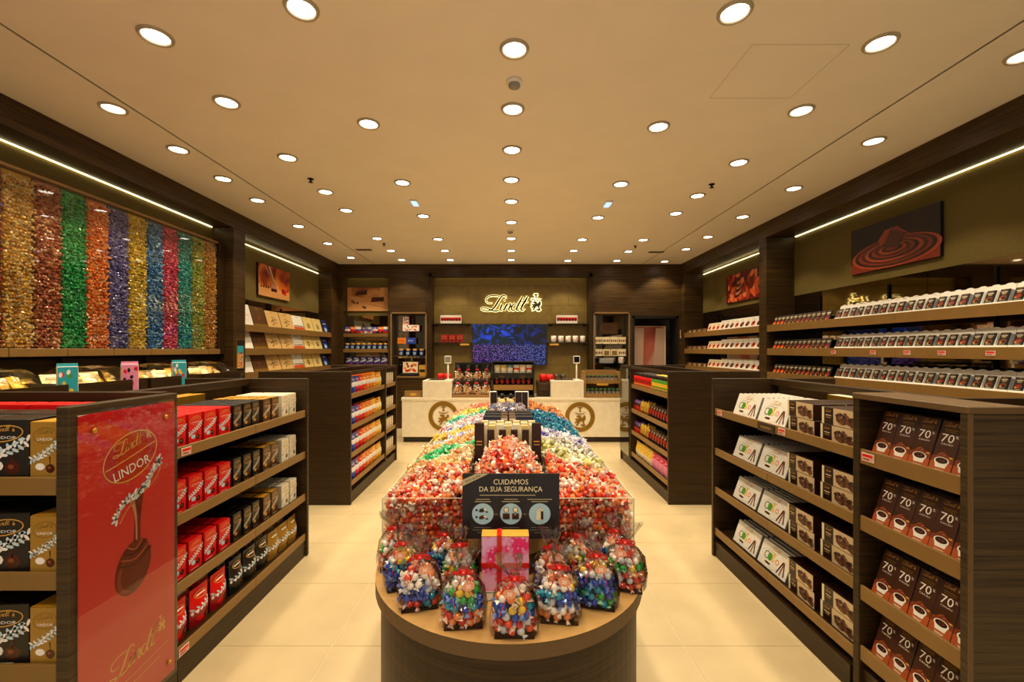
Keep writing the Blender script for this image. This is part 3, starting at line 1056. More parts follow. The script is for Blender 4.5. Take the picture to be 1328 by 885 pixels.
def carton(w, h, dp, face, side, top, ring_m='gold_line', text_m='petal', petals=('petal', 'petal_blue'), ball='choc', wide=False):
    m = MB().box(-w / 2, w / 2, 0, dp, 0, h, side, front=face, top=top, ch=.002)
    d = D(m, (0, 0, 0), (1, 0, 0), (0, 0, 1), .0004)
    oy = h * .77
    d.ring(0, oy, w * .40, h * .135, w * .022, ring_m, 1, 20, .12)
    script(d, -w * .27, oy + h * .015, w * .42, ring_m, 1, rot=.1, fine=1)
    crest(d, w * .17, oy + h * .03, h * .07, ring_m, 1)
    d.text('LINDOR', 0, oy - h * .085, h * .045, text_m, 1, w=w * .52)
    band(d, -w * .42, h * .36, w * .44, h * .66, 8, w * .105, petals)
    d.stroke(catmull([(-w * .45, h * .30), (0, h * .42), (w * .46, h * .57)], 4), w * .02, ring_m, 1)
    d.ell(w * .18, h * .22, w * .15, w * .15, ball, 1, 14)
    d.ell(w * .15, h * .235, w * .06, w * .05, 'choc_light', 2, 8)
    d.poly([(w * .14, h * .42), (w * .19, h * .42), (w * .185, h * .28), (w * .165, h * .28)], ball, 1)
    d.ell(-w * .16, h * .25, w * .16, w * .12, petals[1], 1, 10)
    d.rect(-w * .36, h * .05, w * .2, h * .062, text_m)
    return m


mat('brown_pack', '#5a3a1c', .35)
mat('brown_side', '#3c2612', .4)
mat('dark_pack', '#211a12', .35)
mat('dark_side', '#120e0a', .4)
mat('gold_pack', '#a57c2c', .35)
mat('gold_top', '#d79b2a', .35)
mat('white_pack', '#efe9d2', .4)
mat('white_side', '#d9d3bb', .45)
mat('teal_pack', '#2b5f63', .4)
mat('espresso', '#2e160b', .4)

P_red = Proto('truffle_carton', 'box', carton(.095, .155, .075, 'red', 'red_side', 'red'))
P_dark = Proto('truffle_carton', 'box', carton(.075, .155, .075, 'dark_pack', 'dark_side', 'dark_side', 'gold_line', 'gold_line', ('petal_blue', 'gold_line')))
P_brown = Proto('truffle_carton', 'box', carton(.085, .155, .075, 'brown_pack', 'brown_side', 'gold_top', 'gold_line', 'petal', ('petal', 'gold_line')))
P_white = Proto('truffle_carton', 'box', carton(.095, .155, .075, 'white_pack', 'white_side', 'white_pack', 'gold_line', 'gold_dark', ('gold_line', 'petal'), 'gold_dark'))
P_gold = Proto('truffle_carton', 'box', carton(.104, .208, .10, 'gold_pack', 'gold_dark', 'gold_top', 'gold_dark', 'petal', ('petal_blue', 'petal')))
P_darkbig = Proto('truffle_carton', 'box', carton(.165, .215, .12, 'dark_pack', 'dark_side', 'dark_pack', 'gold_line', 'petal', ('petal_blue', 'petal')))


def pouch(w, h, dp, cols, gold='gold_line', style=0, text=None):
    """stand-up pouch bulged front and back; cols = (top, mid, low, side)"""
    nx, nz = 6, 9
    def hb(x, z):
        u = 2 * x / w
        t = z / h
        return dp * .5 * (1 - abs(u) ** 2.5) * (math.sin(PI * min(1, (t * .92 + .16))) ** .8 if t < .93 else .08)
    m = MB()
    for sgn in (-1, 1):
        v, f = [], []
        for j in range(nz + 1):
            for i in range(nx + 1):
                x = -w / 2 + w * i / nx
                z = h * j / nz
                v.append((x, dp / 2 + sgn * max(.0015, hb(x, z)), z))
        cc = []
        for j in range(nz):
            for i in range(nx):
                a = j * (nx + 1) + i
                q = (a, a + 1, a + nx + 2, a + nx + 1)
                f.append(q if sgn < 0 else q[::-1])
                t = (j + .5) / nz
                cc.append(cols[0] if t > .72 else (cols[1] if t > .42 else cols[2]))
        b = len(m.V)
        m.V.extend(v)
        for q, c in zip(f, cc):
            m.F.append(tuple(k + b for k in q)); m.M.append(m.mi(c if sgn < 0 else cols[3])); m.SM.append(True)
    # close the thin side seams
    for s_ in (-1, 1):
        m.box(s_ * w / 2 - .0008, s_ * w / 2 + .0008, dp / 2 - .0016, dp / 2 + .0016, 0, h, cols[3])
    d = D(m, (0, dp / 2, 0), (1, 0, 0), (0, 0, 1), .0008, warp=lambda x, z: max(.0015, hb(x, z)))
    d.ring(0, h * .80, w * .34, h * .09, w * .03, gold, 1, 16)
    d.stroke([(-w * .25, h * .80), (0, h * .81), (w * .25, h * .80)], h * .03, 'white', 1)
    if style == 0:
        band(d, -w * .40, h * .44, w * .40, h * .64, 6, w * .11, ('petal', 'petal_blue'), 1.5)
        d.ell(w * .14, h * .26, w * .17, w * .17, 'choc', 1.6, 12)
        d.ell(w * .10, h * .28, w * .06, w * .05, 'choc_light', 2.2, 8)
        d.ell(-w * .2, h * .22, w * .14, w * .12, cols[0], 1.6, 10)
    elif style == 1:
        d.ell(0, h * .36, w * .30, h * .17, 'choc_light', 1.6, 14)
        d.ell(.0, h * .36, w * .2, h * .11, 'red', 2.2, 12)
        d.stroke([(-w * .3, h * .60), (w * .3, h * .60)], h * .035, gold, 1.6)
    else:
        d.stroke([(-w * .3, h * .62), (w * .3, h * .62)], h * .04, gold, 1.6)
        d.ell(0, h * .35, w * .28, h * .14, cols[0], 1.6, 12)
    return m


# ---- bottom-shelf pouches of the front left gondola
P_redbag = Proto('truffle_pouch', 'bag', pouch(.125, .19, .07, ('red', 'red', 'red_dark', 'red_side')))
P_darkbag = Proto('truffle_pouch', 'bag', pouch(.12, .19, .07, ('dark_pack', 'dark_pack', 'dark_side', 'dark_side')))
P_goldbag = Proto('truffle_pouch', 'bag', pouch(.12, .18, .07, ('gold_pack', 'gold_pack', 'gold_pack', 'gold_dark'), 'gold_dark'))

PF = -1.565          # front plane of the cartons on the front left gondola
for si, z in enumerate(ZL):
    zb = z - .0195
    nm = SHELF[si]
    if si < 3:
        seq = [(P_red, 'red truffle carton', 2.035, .113, 4), (P_dark, 'dark truffle carton', 2.50, .094, 3),
               (P_brown, 'brown truffle carton', 2.80, .104, 2), (P_white, 'white truffle carton', 3.03, .118, 2)]
        for (p, ds, y0, st, n) in seq:
            for i in range(n):
                for r_ in range(4 if si == 0 else 3):
                    lab = '%s %s from the poster, %s shelf, front left gondola%s' % (ORD[i], ds, nm, '' if r_ == 0 else ', row %s' % ('two', 'three', 'four')[r_ - 1])
                    p.put(spot('+x', PF, y0 + st * (i + .5), zb, r_ * .082 + random.uniform(0, .006)), PI / 2 + jit(.03), lab, ds + 's on the front left gondola')
    else:
        for (p, ds, y0, st, n) in ((P_redbag, 'red truffle pouch', 2.03, .150, 3), (P_darkbag, 'dark truffle pouch', 2.49, .135, 3), (P_goldbag, 'gold truffle pouch', 2.90, .128, 3)):
            for i in range(n):
                for r_ in range(3):
                    lab = '%s %s from the poster, bottom shelf, front left gondola%s' % (ORD[i], ds, '' if r_ == 0 else ', row %s' % ('two', 'three')[r_ - 1])
                    p.put(spot('+x', PF + .01, y0 + st * (i + .5), zb, r_ * .095), PI / 2 + jit(.05), lab, ds + 'es on the front left gondola')
# far side of that gondola: gold boxes seen over the spine
P_goldflat = Proto('gift_box', 'box', carton(.15, .15, .08, 'gold_pack', 'gold_dark', 'gold_top'))
for i in range(8):
    for r_ in range(2):
        P_goldflat.put((-2.40 + r_ * .09 + .0, 2.10 + .152 * i, ZL[0] - .0195), -PI / 2, 'gold gift box, %s from the near end, behind the front left gondola spine%s' % (ORD[i], '' if r_ == 0 else ', inner row'), 'gold boxes behind the front left spine')

# ---- near left end cap
for si, z in enumerate((1.113, .787, .471, .165)):
    for r_ in range(2):
        rw = '' if r_ == 0 else ', back row'
        P_gold.put((-1.602, 1.52 + r_ * .12, z - .0195), jit(.02), 'gold truffle carton beside the red poster panel, %s shelf%s' % (SHELF[si], rw), 'gold cartons on the near left end unit')
        for i in range(4):
            P_darkbig.put((-1.75 - i * .18, 1.524 + r_ * .14, z - .0195), .06 + jit(.02), 'large dark truffle carton, left end unit, %s from gold, %s shelf%s' % (ORD[i], SHELF[si], rw), 'large dark cartons on the near left end unit')
    for i in range(5):
        P_red.put((-1.62 - i * .14, 1.80, z - .0195), jit(.05), 'red truffle carton at the back of the left end unit, %s shelf, %s from poster' % (SHELF[si], ORD[i]), 'red cartons on the near left end unit', sc=(1.3, 1.3, 1.5 if si == 0 else 1.2))

# ---- middle left gondola: pouches
cols_ml = [('blue', 'white', 'blue', 'blue_deep'), ('blue', 'white', 'red', 'red_dark'), ('red', 'white', 'red', 'red_dark'), ('orange', 'white', 'red', 'orange'),
           ('orange', 'white', 'orange', 'orange_deep'), ('yellow', 'white', 'orange', 'yellow'), ('orange', 'cream', 'yellow', 'yellow'), ('yellow', 'cream', 'yellow', 'yellow')]
names_ml = ['blue and white', 'blue, white and red', 'red and white', 'orange, white and red', 'orange and white', 'yellow, white and orange', 'orange and cream', 'yellow and cream']
PM = [Proto('chocolate_pouch', 'bag', pouch(.115, .185, .06, c)) for c in cols_ml]
PM_orange = Proto('chocolate_pouch', 'bag', pouch(.115, .185, .06, ('orange', 'orange', 'orange_deep', 'orange')))
for si, z in enumerate(ZM):
    for i in range(10):
        ci = min(7, i * 8 // 10)
        for r_ in range(2):
            p = PM[ci] if (r_ == 0 or si) else PM_orange
            ds = names_ml[ci] if (r_ == 0 or si) else 'all-orange'
            p.put(spot('+x', -1.605, 4.43 + .119 * (i + .5), z - .0195, r_ * .075), PI / 2 + jit(.06), '%s pouch, %s from near end, %s shelf, middle left gondola%s' % (ds, ORD[i], SHELF[si], '' if r_ == 0 else ', behind'), 'pouches on the middle left gondola')
mat('lilac', '#b9a3c9', .4)
P_small = Proto('chocolate_tin', 'box', carton(.075, .15, .06, 'white_pack', 'brown_side', 'silver', 'gold_dark', 'gold_dark', ('lilac', 'gold_line')))
for si, z in enumerate(ZM):
    for i in range(5):
        P_small.put(spot('+x', -1.605, 5.69 + .09 * (i + .5), z - .0195), PI / 2, 'pale slim chocolate tin, %s along, %s shelf at the middle left gondola far end' % (ORD[i], SHELF[si]), 'slim tins at the far end of the middle left gondola')

# ---- middle right gondola
def tube_pack(body, cap, lab):
    m = MB()
    m.lathe([(.020, 0), (.024, .004), (.024, .125), (.018, .135)], body, n=12)
    m.lathe([(.0185, .135), (.0195, .139), (.0195, .165), (.015, .170)], cap, n=12)
    m.lathe([(.0245, .060), (.0245, .10)], lab, n=12, cap=False)
    m.lathe([(.0247, .03), (.0247, .045)], 'gold_line', n=12, cap=False)
    return m


P_tr = Proto('chocolate_tube', 'tube', tube_pack('red', 'choc_dark', 'red_dark'))
P_tg = Proto('chocolate_tube', 'tube', tube_pack('green', 'choc_dark', 'yellow'))
P_ty = Proto('chocolate_tube', 'tube', tube_pack('orange_deep', 'yellow', 'green'))


def egg_pack():
    m = MB()
    m.lathe([(.012, 0), (.036, .01), (.048, .045), (.046, .085), (.032, .125), (.012, .145), (0, .147)], 'yellow', n=16, sy=.72)
    d = D(m, (0, 0, .07), (1, 0, 0), (0, 0, 1), .0008, warp=lambda x, z: .72 * math.sqrt(max(0, .0485 ** 2 - x * x)) * (1 - (z / .09) ** 2 * .5))
    d.ring(0, .012, .034, .045, .006, 'gold_dark', 1, 18)
    d.ell(0, .0, .02, .024, 'choc_light', 1, 12)
    return m


P_egg = Proto('chocolate_egg_pack', 'egg pack', egg_pack())
P_drk = Proto('chocolate_pouch', 'bag', pouch(.075, .14, .05, ('choc_dark', 'red_dark', 'choc_dark', 'choc_dark'), style=1))
P_pur = Proto('chocolate_pouch', 'bag', pouch(.08, .14, .05, ('purple', 'choc_dark', 'red', 'blue_deep'), style=1))
P_yel = Proto('gift_bag', 'bag', pouch(.115, .175, .06, ('yellow', 'yellow', 'cream', 'yellow'), 'gold_dark', 2))
P_pnk = Proto('gift_bag', 'bag', pouch(.115, .175, .06, ('pink_deep', 'pink', 'pink', 'pink_deep'), 'red', 2))
YM0 = 4.43
z = ZM[0] - .0195
for i in range(20):
    for r_ in range(4):
        if i < 9: p, ds = P_tg, 'green chocolate tube'
        else: p, ds = P_tr, 'red chocolate tube'
        if r_ >= 2 and i < 12: p, ds = P_ty, 'orange yellow-capped tube'
        p.put(spot('-x', 1.645, YM0 + .063 * (i + .5), z, r_ * .056), 0, '%s, %s from near end, top shelf, middle right gondola, row %s' % (ds, ORD[i], ('one', 'two', 'three', 'four')[r_]), 'tubes on the middle right gondola', lean=.0)
for si in (1, 2):
    z = ZM[si] - .0195
    y = YM0 + .01
    k_ = 0
    while y < 5.70:
        if y < 5.18: p, ds, w_ = P_drk, 'dark red chocolate pouch', .085
        elif y < 5.45: p, ds, w_ = P_egg, 'yellow egg pack', .105
        else: p, ds, w_ = P_pur, 'purple and dark pouch', .088
        for r_ in range(2):
            p.put(spot('-x', 1.645 + (.035 if p is P_egg else 0), y + w_ / 2, z, r_ * .075), -PI / 2 + jit(.08), '%s, %s from near end, %s shelf, middle right gondola%s' % (ds, ORD[k_], SHELF[si], '' if r_ == 0 else ', back row'), 'packs on the middle right gondola')
        y += w_
        k_ += 1
z = ZM[3] - .0195
for i in range(10):
    p, ds = (P_pnk, 'pink gift bag') if i < 5 else (P_yel, 'yellow gift bag')
    for r_ in range(2):
        p.put(spot('-x', 1.645, YM0 + .02 + .126 * (i + .5), z, r_ * .08), -PI / 2 + jit(.05), '%s, %s from near end, bottom shelf, middle right gondola%s' % (ds, ORD[i], '' if r_ == 0 else ', back row'), 'gift bags on the middle right gondola')
# clear poster sheet on the far end of that gondola
mat('sheet_pale', '#b6a68a', .4)
t = thing('sign_holder', 'glossy clear sheet on the far aisle end of the middle right gondola', 'sign holder', (1.597, 6.04, 0))
part('acrylic_sheet', MB().box(1.588, 1.592, 5.80, 6.26, .14, 1.30, 'acrylic'), t)
part('backing_sheet', MB().box(1.593, 1.599, 5.80, 6.26, .14, 1.30, 'black_gloss'), t)

# ---- right front gondola: white tins filed in rows, cookie boxes in pairs
def tin():
    w_, h_, dp = .285, .155, .026
    m = MB().box(-w_ / 2, w_ / 2, 0, dp, 0, h_, 'silver', front='white_gloss', top='cream', ch=.003)
    d = D(m, (0, 0, 0), (1, 0, 0), (0, 0, 1), .0005)
    d.ring(0, h_ / 2, w_ * .485, h_ * .47, .0015, 'grey', 1, 4)
    script(d, -.045, h_ * .76, .085, 'gold_line', 1, fine=1)
    d.rect(-.07, h_ * .68, .02, h_ * .70, 'grey')
    d.text('C', -.074, h_ * .32, .048, 'green_deep', 1, w=.042)
    d.ell(-.038, h_ * .47, .022, .025, 'green', 1, 12)
    d.text('&', -.006, h_ * .32, .044, 'yellow', 1, w=.036)
    d.text('o', .034, h_ * .34, .034, 'orange', 1, w=.034)
    d.ell(-.005, h_ * .62, .012, .009, 'yellow', 1, 8)
    d.ell(-.045, h_ * .20, .030, .007, 'choc', 1, 10)
    d.poly([(.045, h_ * .10), (.055, h_ * .10), (.092, h_ * .62), (.080, h_ * .62)], 'choc', 1)
    d.poly([(.075, h_ * .08), (.085, h_ * .08), (.098, h_ * .60), (.088, h_ * .62)], 'choc_light', 2)
    d.poly([(.110, h_ * .10), (.120, h_ * .12), (.098, h_ * .62), (.090, h_ * .60)], 'choc', 1)
    return m


mat('biscuit', '#d3bb94', .45)
mat('cookie_a', '#5c3620', .6)
mat('cookie_b', '#7c5034', .6)
mat('cookie_c', '#3c2012', .6)


def cookie_box():
    w_, h_, dp = .215, .086, .17
    m = MB().box(-w_ / 2, w_ / 2, 0, dp, 0, h_, 'espresso', front='biscuit', top='espresso', ch=.0015)
    d = D(m, (0, 0, 0), (1, 0, 0), (0, 0, 1), .0005)
    d.rect(-w_ / 2 + .002, .002, -w_ / 2 + .016, h_ - .002, 'cream')
    d.rect(-w_ / 2 + .018, .002, -w_ * .14, h_ - .002, 'choc_dark')
    script(d, -w_ * .38, h_ * .72, w_ * .18, 'gold_line', 2, fine=1)
    d.rect(-w_ * .37, h_ * .52, -w_ * .20, h_ * .56, 'cream', 2)
    d.rect(-w_ * .35, h_ * .40, -w_ * .22, h_ * .43, 'gold_line', 2)
    rg = random.Random(3)
    for q in range(34):
        a, r_ = rg.uniform(0, 2 * PI), rg.uniform(0, 1) ** .5
        d.ell(w_ * .19 + .050 * r_ * math.cos(a), h_ * .50 + h_ * .30 * r_ * math.sin(a), .012, .009, ('cookie_a', 'cookie_b', 'cookie_c')[q % 3], 1 + q * .08, 8)
    for q in range(5):
        d.ell(w_ * .39 + .008 * (q % 2), h_ * (.14 + .06 * q), .012, .007, ('cookie_a', 'cookie_b')[q % 2], 1.2 + q * .1, 8)
    return m


P_tin = Proto('chocolate_tin', 'tin', tin())
P_cook = Proto('cookie_box', 'box', cookie_box())
RF = 1.60
for si, z in enumerate(ZR):
    zb = z - .0195
    for c_, yc in enumerate((2.99, 2.685)):
        for r_ in range(9):
            nm = 'white tin with coloured print, %s column, ' % ('far', 'near')[c_]
            nm += ('frontmost' if r_ == 0 else '%s back' % ORD[r_]) + ', %s shelf, front right gondola' % SHELF[si]
            P_tin.put(spot('-x', RF, yc, zb + .004, r_ * .033), -PI / 2, nm, 'white tins on the front right gondola', lean=.33)
    for c_, yc in enumerate((2.395, 2.135)):
        for lv in range(2):
            for r_ in range(2):
                nm = 'cookie box, %s column, %s of pair, %s shelf, front right gondola%s' % (('far', 'near')[c_], ('lower', 'upper')[lv], SHELF[si], '' if r_ == 0 else ', back row')
                P_cook.put(spot('-x', RF - .005, yc + .01 * lv * (1 - 2 * c_), zb + lv * .0865, r_ * .176), -PI / 2 + (.02 if c_ else -.01), nm, 'cookie boxes on the front right gondola')
# far side of that gondola: pale boxes seen over the spine
P_paleflat = Proto('gift_box', 'box', carton(.15, .13, .09, 'white_pack', 'gold_dark', 'white_pack'))
for i in range(8):
    P_paleflat.put((2.44, 2.10 + .152 * i, ZR[0] - .0195), PI / 2, 'pale gift box, %s from the near end, behind the front right gondola spine' % ORD[i], 'pale boxes behind the front right spine')

# ---- tall brown 70% bars
def bar70():
    w_, h_, dp = .083, .198, .018
    m = MB().box(-w_ / 2, w_ / 2, 0, dp, 0, h_, 'choc_dark', front='bar_face', ch=.0015)
    d = D(m, (0, 0, 0), (1, 0, 0), (0, 0, 1), .0005)
    d.rect(-w_ * .49, .001, w_ * .49, h_ * .20, 'bar_low')
    d.poly([(-w_ * .49, h_ * .20), (w_ * .49, h_ * .20), (w_ * .49, h_ * .30), (w_ * .1, h_ * .36), (-w_ * .49, h_ * .30)], 'bar_mid')
    script(d, -w_ * .36, h_ * .885, w_ * .56, 'gold_line', 2, fine=2)
    crest(d, w_ * .24, h_ * .885, h_ * .08, 'gold_line', 2)
    d.rect(-w_ * .30, h_ * .81, w_ * .30, h_ * .83, 'gold_dark', 1)
    d.rect(-w_ * .26, h_ * .775, w_ * .26, h_ * .79, 'gold_dark', 1)
    d.text('70', -w_ * .04, h_ * .585, h_ * .155, 'white', 2, w=w_ * .56)
    d.text('%', w_ * .34, h_ * .68, h_ * .05, 'white', 2, w=w_ * .12)
    d.text('CACAU', 0, h_ * .53, h_ * .032, 'white', 2, w=w_ * .52)
    # cup of chocolate
    d.poly([(-w_ * .31, h_ * .22), (-w_ * .22, h_ * .10), (w_ * .22, h_ * .10), (w_ * .31, h_ * .22)], 'white', 2)
    d.ell(0, h_ * .225, w_ * .34, h_ * .075, 'white', 3, 24)
    d.ell(0, h_ * .232, w_ * .27, h_ * .055, 'choc_dark', 4, 20)
    d.ell(w_ * .02, h_ * .235, w_ * .14, h_ * .025, 'choc_light', 5, 14)
    d.ell(w_ * .01, h_ * .237, w_ * .10, h_ * .017, 'choc_dark', 6, 14)
    for q, (a, b) in enumerate(((-.12, .36), (-.04, .38), (.05, .35), (-.2, .335))):
        d.ell(w_ * a, h_ * b, w_ * .08, h_ * .02, 'choc_light' if q % 2 else 'choc_hi', 3, 8, .4)
    d.ell(w_ * .36, h_ * .31, w_ * .09, h_ * .018, 'gold_flat', 3, 8)
    d.rect(-w_ * .22, h_ * .05, w_ * .20, h_ * .062, 'cream', 2)
    d.rect(-w_ * .18, h_ * .03, w_ * .16, h_ * .04, 'cream', 2)
    return m


mat('bar_face', '#452414', .35)
mat('bar_low', '#b2552a', .35)
mat('bar_mid', '#84391a', .35)
P_70 = Proto('chocolate_bar', 'chocolate bar', bar70())
for si, z in enumerate(ZT):
    for i in range(5):
        for r_ in range(3):
            yc = 1.905 - .085 * (i + .5)
            lab = 'brown 70%% bar, %s from the far end, %s shelf, near right unit%s' % (ORD[i], SHELF[si], '' if r_ == 0 else ', %s row' % ORD[r_])
            P_70.put(spot('-x', 1.572, yc, z - .0195 + .003, r_ * .024), -PI / 2 + jit(.02), lab, '70% bars on the near right unit', lean=.30 + jit(.02))

# ---- pouches on the right edge end cap
for si, z in enumerate((1.113, .787, .471, .165)):
    for i in range(5):
        p, ds = ((PM[5], 'yellow and orange pouch'), (PM[0], 'blue and white pouch'), (P_yel, 'yellow gift bag'))[(i + si) % 3]
        p.put((1.84 + i * .13, 1.53, z - .0195), jit(.05), '%s, %s from brown bars, %s shelf, right edge end unit' % (ds, ORD[i], SHELF[si]), 'packs on the right edge end unit')

# ---- right wall: black bars and white display trays
def black_bar(low, acc):
    w_, h_, dp = .076, .125, .012
    m = MB().box(-w_ / 2, w_ / 2, 0, dp, 0, h_, 'black', front='bar_black', ch=.001)
    d = D(m, (0, 0, 0), (1, 0, 0), (0, 0, 1), .0006)
    script(d, -w_ * .28, h_ * .86, w_ * .48, 'gold_line', 1, fine=1)
    d.rect(-w_ * .34, h_ * .74, w_ * .34, h_ * .79, 'white')
    d.rect(-w_ * .26, h_ * .66, w_ * .26, h_ * .70, 'cream')
    d.rect(-w_ * .20, h_ * .57, w_ * .20, h_ * .62, 'gold_line')
    d.ell(0, h_ * .30, w_ * .36, h_ * .17, low, 1, 14, .3)
    d.ell(w_ * .08, h_ * .27, w_ * .22, h_ * .10, acc, 2, 12, .3)
    d.ell(-w_ * .2, h_ * .2, w_ * .12, h_ * .06, 'gold_flat', 2, 8)
    d.rect(-w_ * .3, h_ * .05, w_ * .3, h_ * .07, 'cream')
    return m


mat('bar_black', '#171311', .3)
P_bb = [Proto('chocolate_bar', 'chocolate bar', black_bar('red', 'orange')), Proto('chocolate_bar', 'chocolate bar', black_bar('red_dark', 'choc_light')), Proto('chocolate_bar', 'chocolate bar', black_bar('choc_light', 'choc')), Proto('chocolate_bar', 'chocolate bar', black_bar('orange_deep', 'yellow'))]
LEAN = .35


def tray_mesh(n=3):
    W = .088 * n
    m = MB()
    m.box(-W / 2, W / 2, -.004, -.001, 0, .032, 'white')              # front lip
    m.box(-W / 2, W / 2, -.004, .05, 0, .003, 'white')
    m.box(-W / 2, W / 2, .019, .023, 0, .172, 'white')                 # back board
    for s_ in (-1, 1):
        m.box(s_ * W / 2 - s_ * .002, s_ * W / 2, -.001, .02, 0, .12, 'silver')
    for i in range(n):                                                 # scalloped top and cell dividers
        x = -W / 2 + .088 * (i + .5)
        d = D(m, (x, .019, .172), (1, 0, 0), (0, 0, 1), 0)
        d.ell(0, 0, .028, .010, 'white', 1, 10)
        if i: m.box(x - .044 - .002, x - .044 + .002, -.001, .02, .003, .125, 'white')
    return m


P_tray = Proto('display_tray', 'tray', tray_mesh(3))
XF = XR + .03
for si, z in enumerate(WZ):
    zb = z - .0195
    for i in range(13):
        for r_ in range(1):
            y = 5.68 - .078 * i
            p = P_bb[0] if i < 3 else P_bb[1 + (i // 3) % 2]
            ds = ('red-print', 'red-print', 'dark-print')[min(2, i // 3)]
            p.put(spot('-x', XF, y, zb + .003), -PI / 2, '%s black bar, %s from the far pillar, %s shelf, right wall' % (ds, ORD[i], SHELF[si]), 'loose bars on the right wall shelves', lean=LEAN, sc=1.05)
    nb = 0
    for t_ in range(10):
        yc = 4.50 - .268 * t_
        P_tray.put(spot('-x', XF + .002, yc, zb), -PI / 2, 'white cardboard bar tray, %s from the loose bars, %s shelf, right wall' % (ORD[t_], SHELF[si]), 'white bar trays on the right wall shelves', lean=LEAN)
        for b_ in range(3):
            y = yc + .088 * (1 - b_)
            p = P_bb[3] if t_ > 5 and b_ == 2 else P_bb[2 if (t_ % 2) else 1]
            ox, oz = .006 * math.cos(LEAN) , .036
            p.put(spot('-x', XF + .005 + .036 * math.sin(LEAN), y, zb + .036 * math.cos(LEAN)), -PI / 2, 'black bar in a white tray, %s along, %s shelf, right wall' % (ORD[nb], SHELF[si]), 'bars in white trays on the right wall', lean=LEAN, sc=(.76, .9, .74))
            nb += 1

# ---- far right bay: small brown boxes and white praline boxes
def praline(wh, cols):
    w_, h_, dp = .145, .15, .025
    m = MB().box(-w_ / 2, w_ / 2, 0, dp, 0, h_, 'white_side', front=wh, ch=.0015)
    d = D(m, (0, 0, 0), (1, 0, 0), (0, 0, 1), .0006)
    script(d, -w_ * .25, h_ * .80, w_ * .35, 'gold_dark', 1, fine=1)
    d.rect(-w_ * .3, h_ * .70, w_ * .3, h_ * .725, 'grey')
    d.ell(0, h_ * .42, w_ * .30, h_ * .20, cols[0], 1, 16, .4)
    d.ell(w_ * .05, h_ * .45, w_ * .15, h_ * .10, cols[1], 2, 12, .4)
    d.rect(-w_ * .48, .003, w_ * .48, h_ * .10, cols[2])
    return m


P_pr = [Proto('praline_box', 'box', praline('white', ('choc', 'choc_light', 'blue_deep'))), Proto('praline_box', 'box', praline('white', ('orange_deep', 'choc', 'purple'))), Proto('praline_box', 'box', praline('cream', ('red', 'choc_dark', 'orange')))]
P_prb = Proto('praline_box', 'box', (lambda: (lambda m: m)(MB().box(-.10, .10, 0, .03, 0, .07, 'brown_side', front='brown_pack', top='choc_light', ch=.002)))())
m = MB().box(-.10, .10, 0, .03, 0, .075, 'brown_side', front='brown_pack', top='choc_light', ch=.002)
d = D(m, (0, 0, 0), (1, 0, 0), (0, 0, 1), .0006)
d.ell(.04, .035, .03, .022, 'cream', 1, 12); d.ell(.04, .035, .02, .014, 'choc', 2, 10); script(d, -.08, .035, .07, 'gold_line', 1, fine=1)
P_prb = Proto('praline_box', 'box', m)
for si, z in enumerate(WZ):
    zb = z - .0195 + .003
    for i in range(4):
        P_prb.put(spot('-x', XF, 8.36 - .21 * i, zb), -PI / 2, 'low brown praline box, %s from the back wall, %s shelf, far right bay' % (ORD[i], SHELF[si]), 'low brown boxes in the far right bay', lean=.3)
    for i in range(11):
        p = P_pr[2] if i < 3 else P_pr[0 if i % 3 else 1]
        P_pr_l = '%s praline box, %s past the low brown boxes, %s shelf, far right bay' % ('red-print' if i < 3 else 'white', ORD[i], SHELF[si])
        p.put(spot('-x', XF, 7.52 - .148 * i, zb), -PI / 2, P_pr_l, 'praline boxes in the far right bay', lean=.3, sc=1.15 if i > 2 else 1.0)

# ---- left wall bay: flat gift boxes leaning back
def flat_box(w_, h_, face, side, kind):
    m = MB().box(-w_ / 2, w_ / 2, 0, .028, 0, h_, side, front=face, ch=.002)
    d = D(m, (0, 0, 0), (1, 0, 0), (0, 0, 1), .0008)
    script(d, -w_ * .14, h_ * .86, w_ * .24, 'gold_dark' if kind != 'brown' else 'gold_line', 1, fine=1)
    if kind == 'dots':
        rg = random.Random(5)
        for q in range(9):
            a = q * 2.4
            r_ = .022 * math.sqrt(q)
            d.ell(r_ * 1.3 * math.cos(a), h_ * .42 + r_ * math.sin(a), .015, .012, ('choc_dark', 'choc', 'choc_light')[q % 3], 1, 9)
        d.ring(0, h_ * .42, .10, .075, .002, 'gold_line', 1, 20)
    elif kind == 'brown':
        d.ell(0, h_ * .45, .022, .03, 'choc_light', 1, 10)
        d.rect(-w_ * .48, .004, w_ * .48, h_ * .16, 'gold_dark')
    elif kind == 'split':
        d.rect(-w_ * .48, .003, w_ * .48, h_ * .26, 'orange_deep')
        for q in range(7):
            d.ell(-w_ * .38 + q * w_ * .125, h_ * .32, .018, .012, ('choc_dark', 'choc')[q % 2], 1, 8)
    elif kind == 'cream':
        for q in range(7):
            a = q * .9
            d.ell(.035 * math.cos(a), h_ * .4 + .035 * math.sin(a), .02, .012, ('choc', 'choc_light')[q % 2], 1, 8, a)
    elif kind == 'blue':
        d.ell(0, h_ * .35, w_ * .3, h_ * .2, 'blue', 1, 12)
        d.ell(0, h_ * .25, w_ * .2, h_ * .16, 'blue_pale', 2, 10)
        d.rect(-w_ * .2, h_ * .68, w_ * .2, h_ * .73, 'white')
    else:
        d.rect(-w_ * .3, h_ * .5, w_ * .3, h_ * .52, 'gold_line')
        d.ring(0, h_ * .4, w_ * .2, h_ * .14, .002, 'gold_line', 1, 16)
    return m


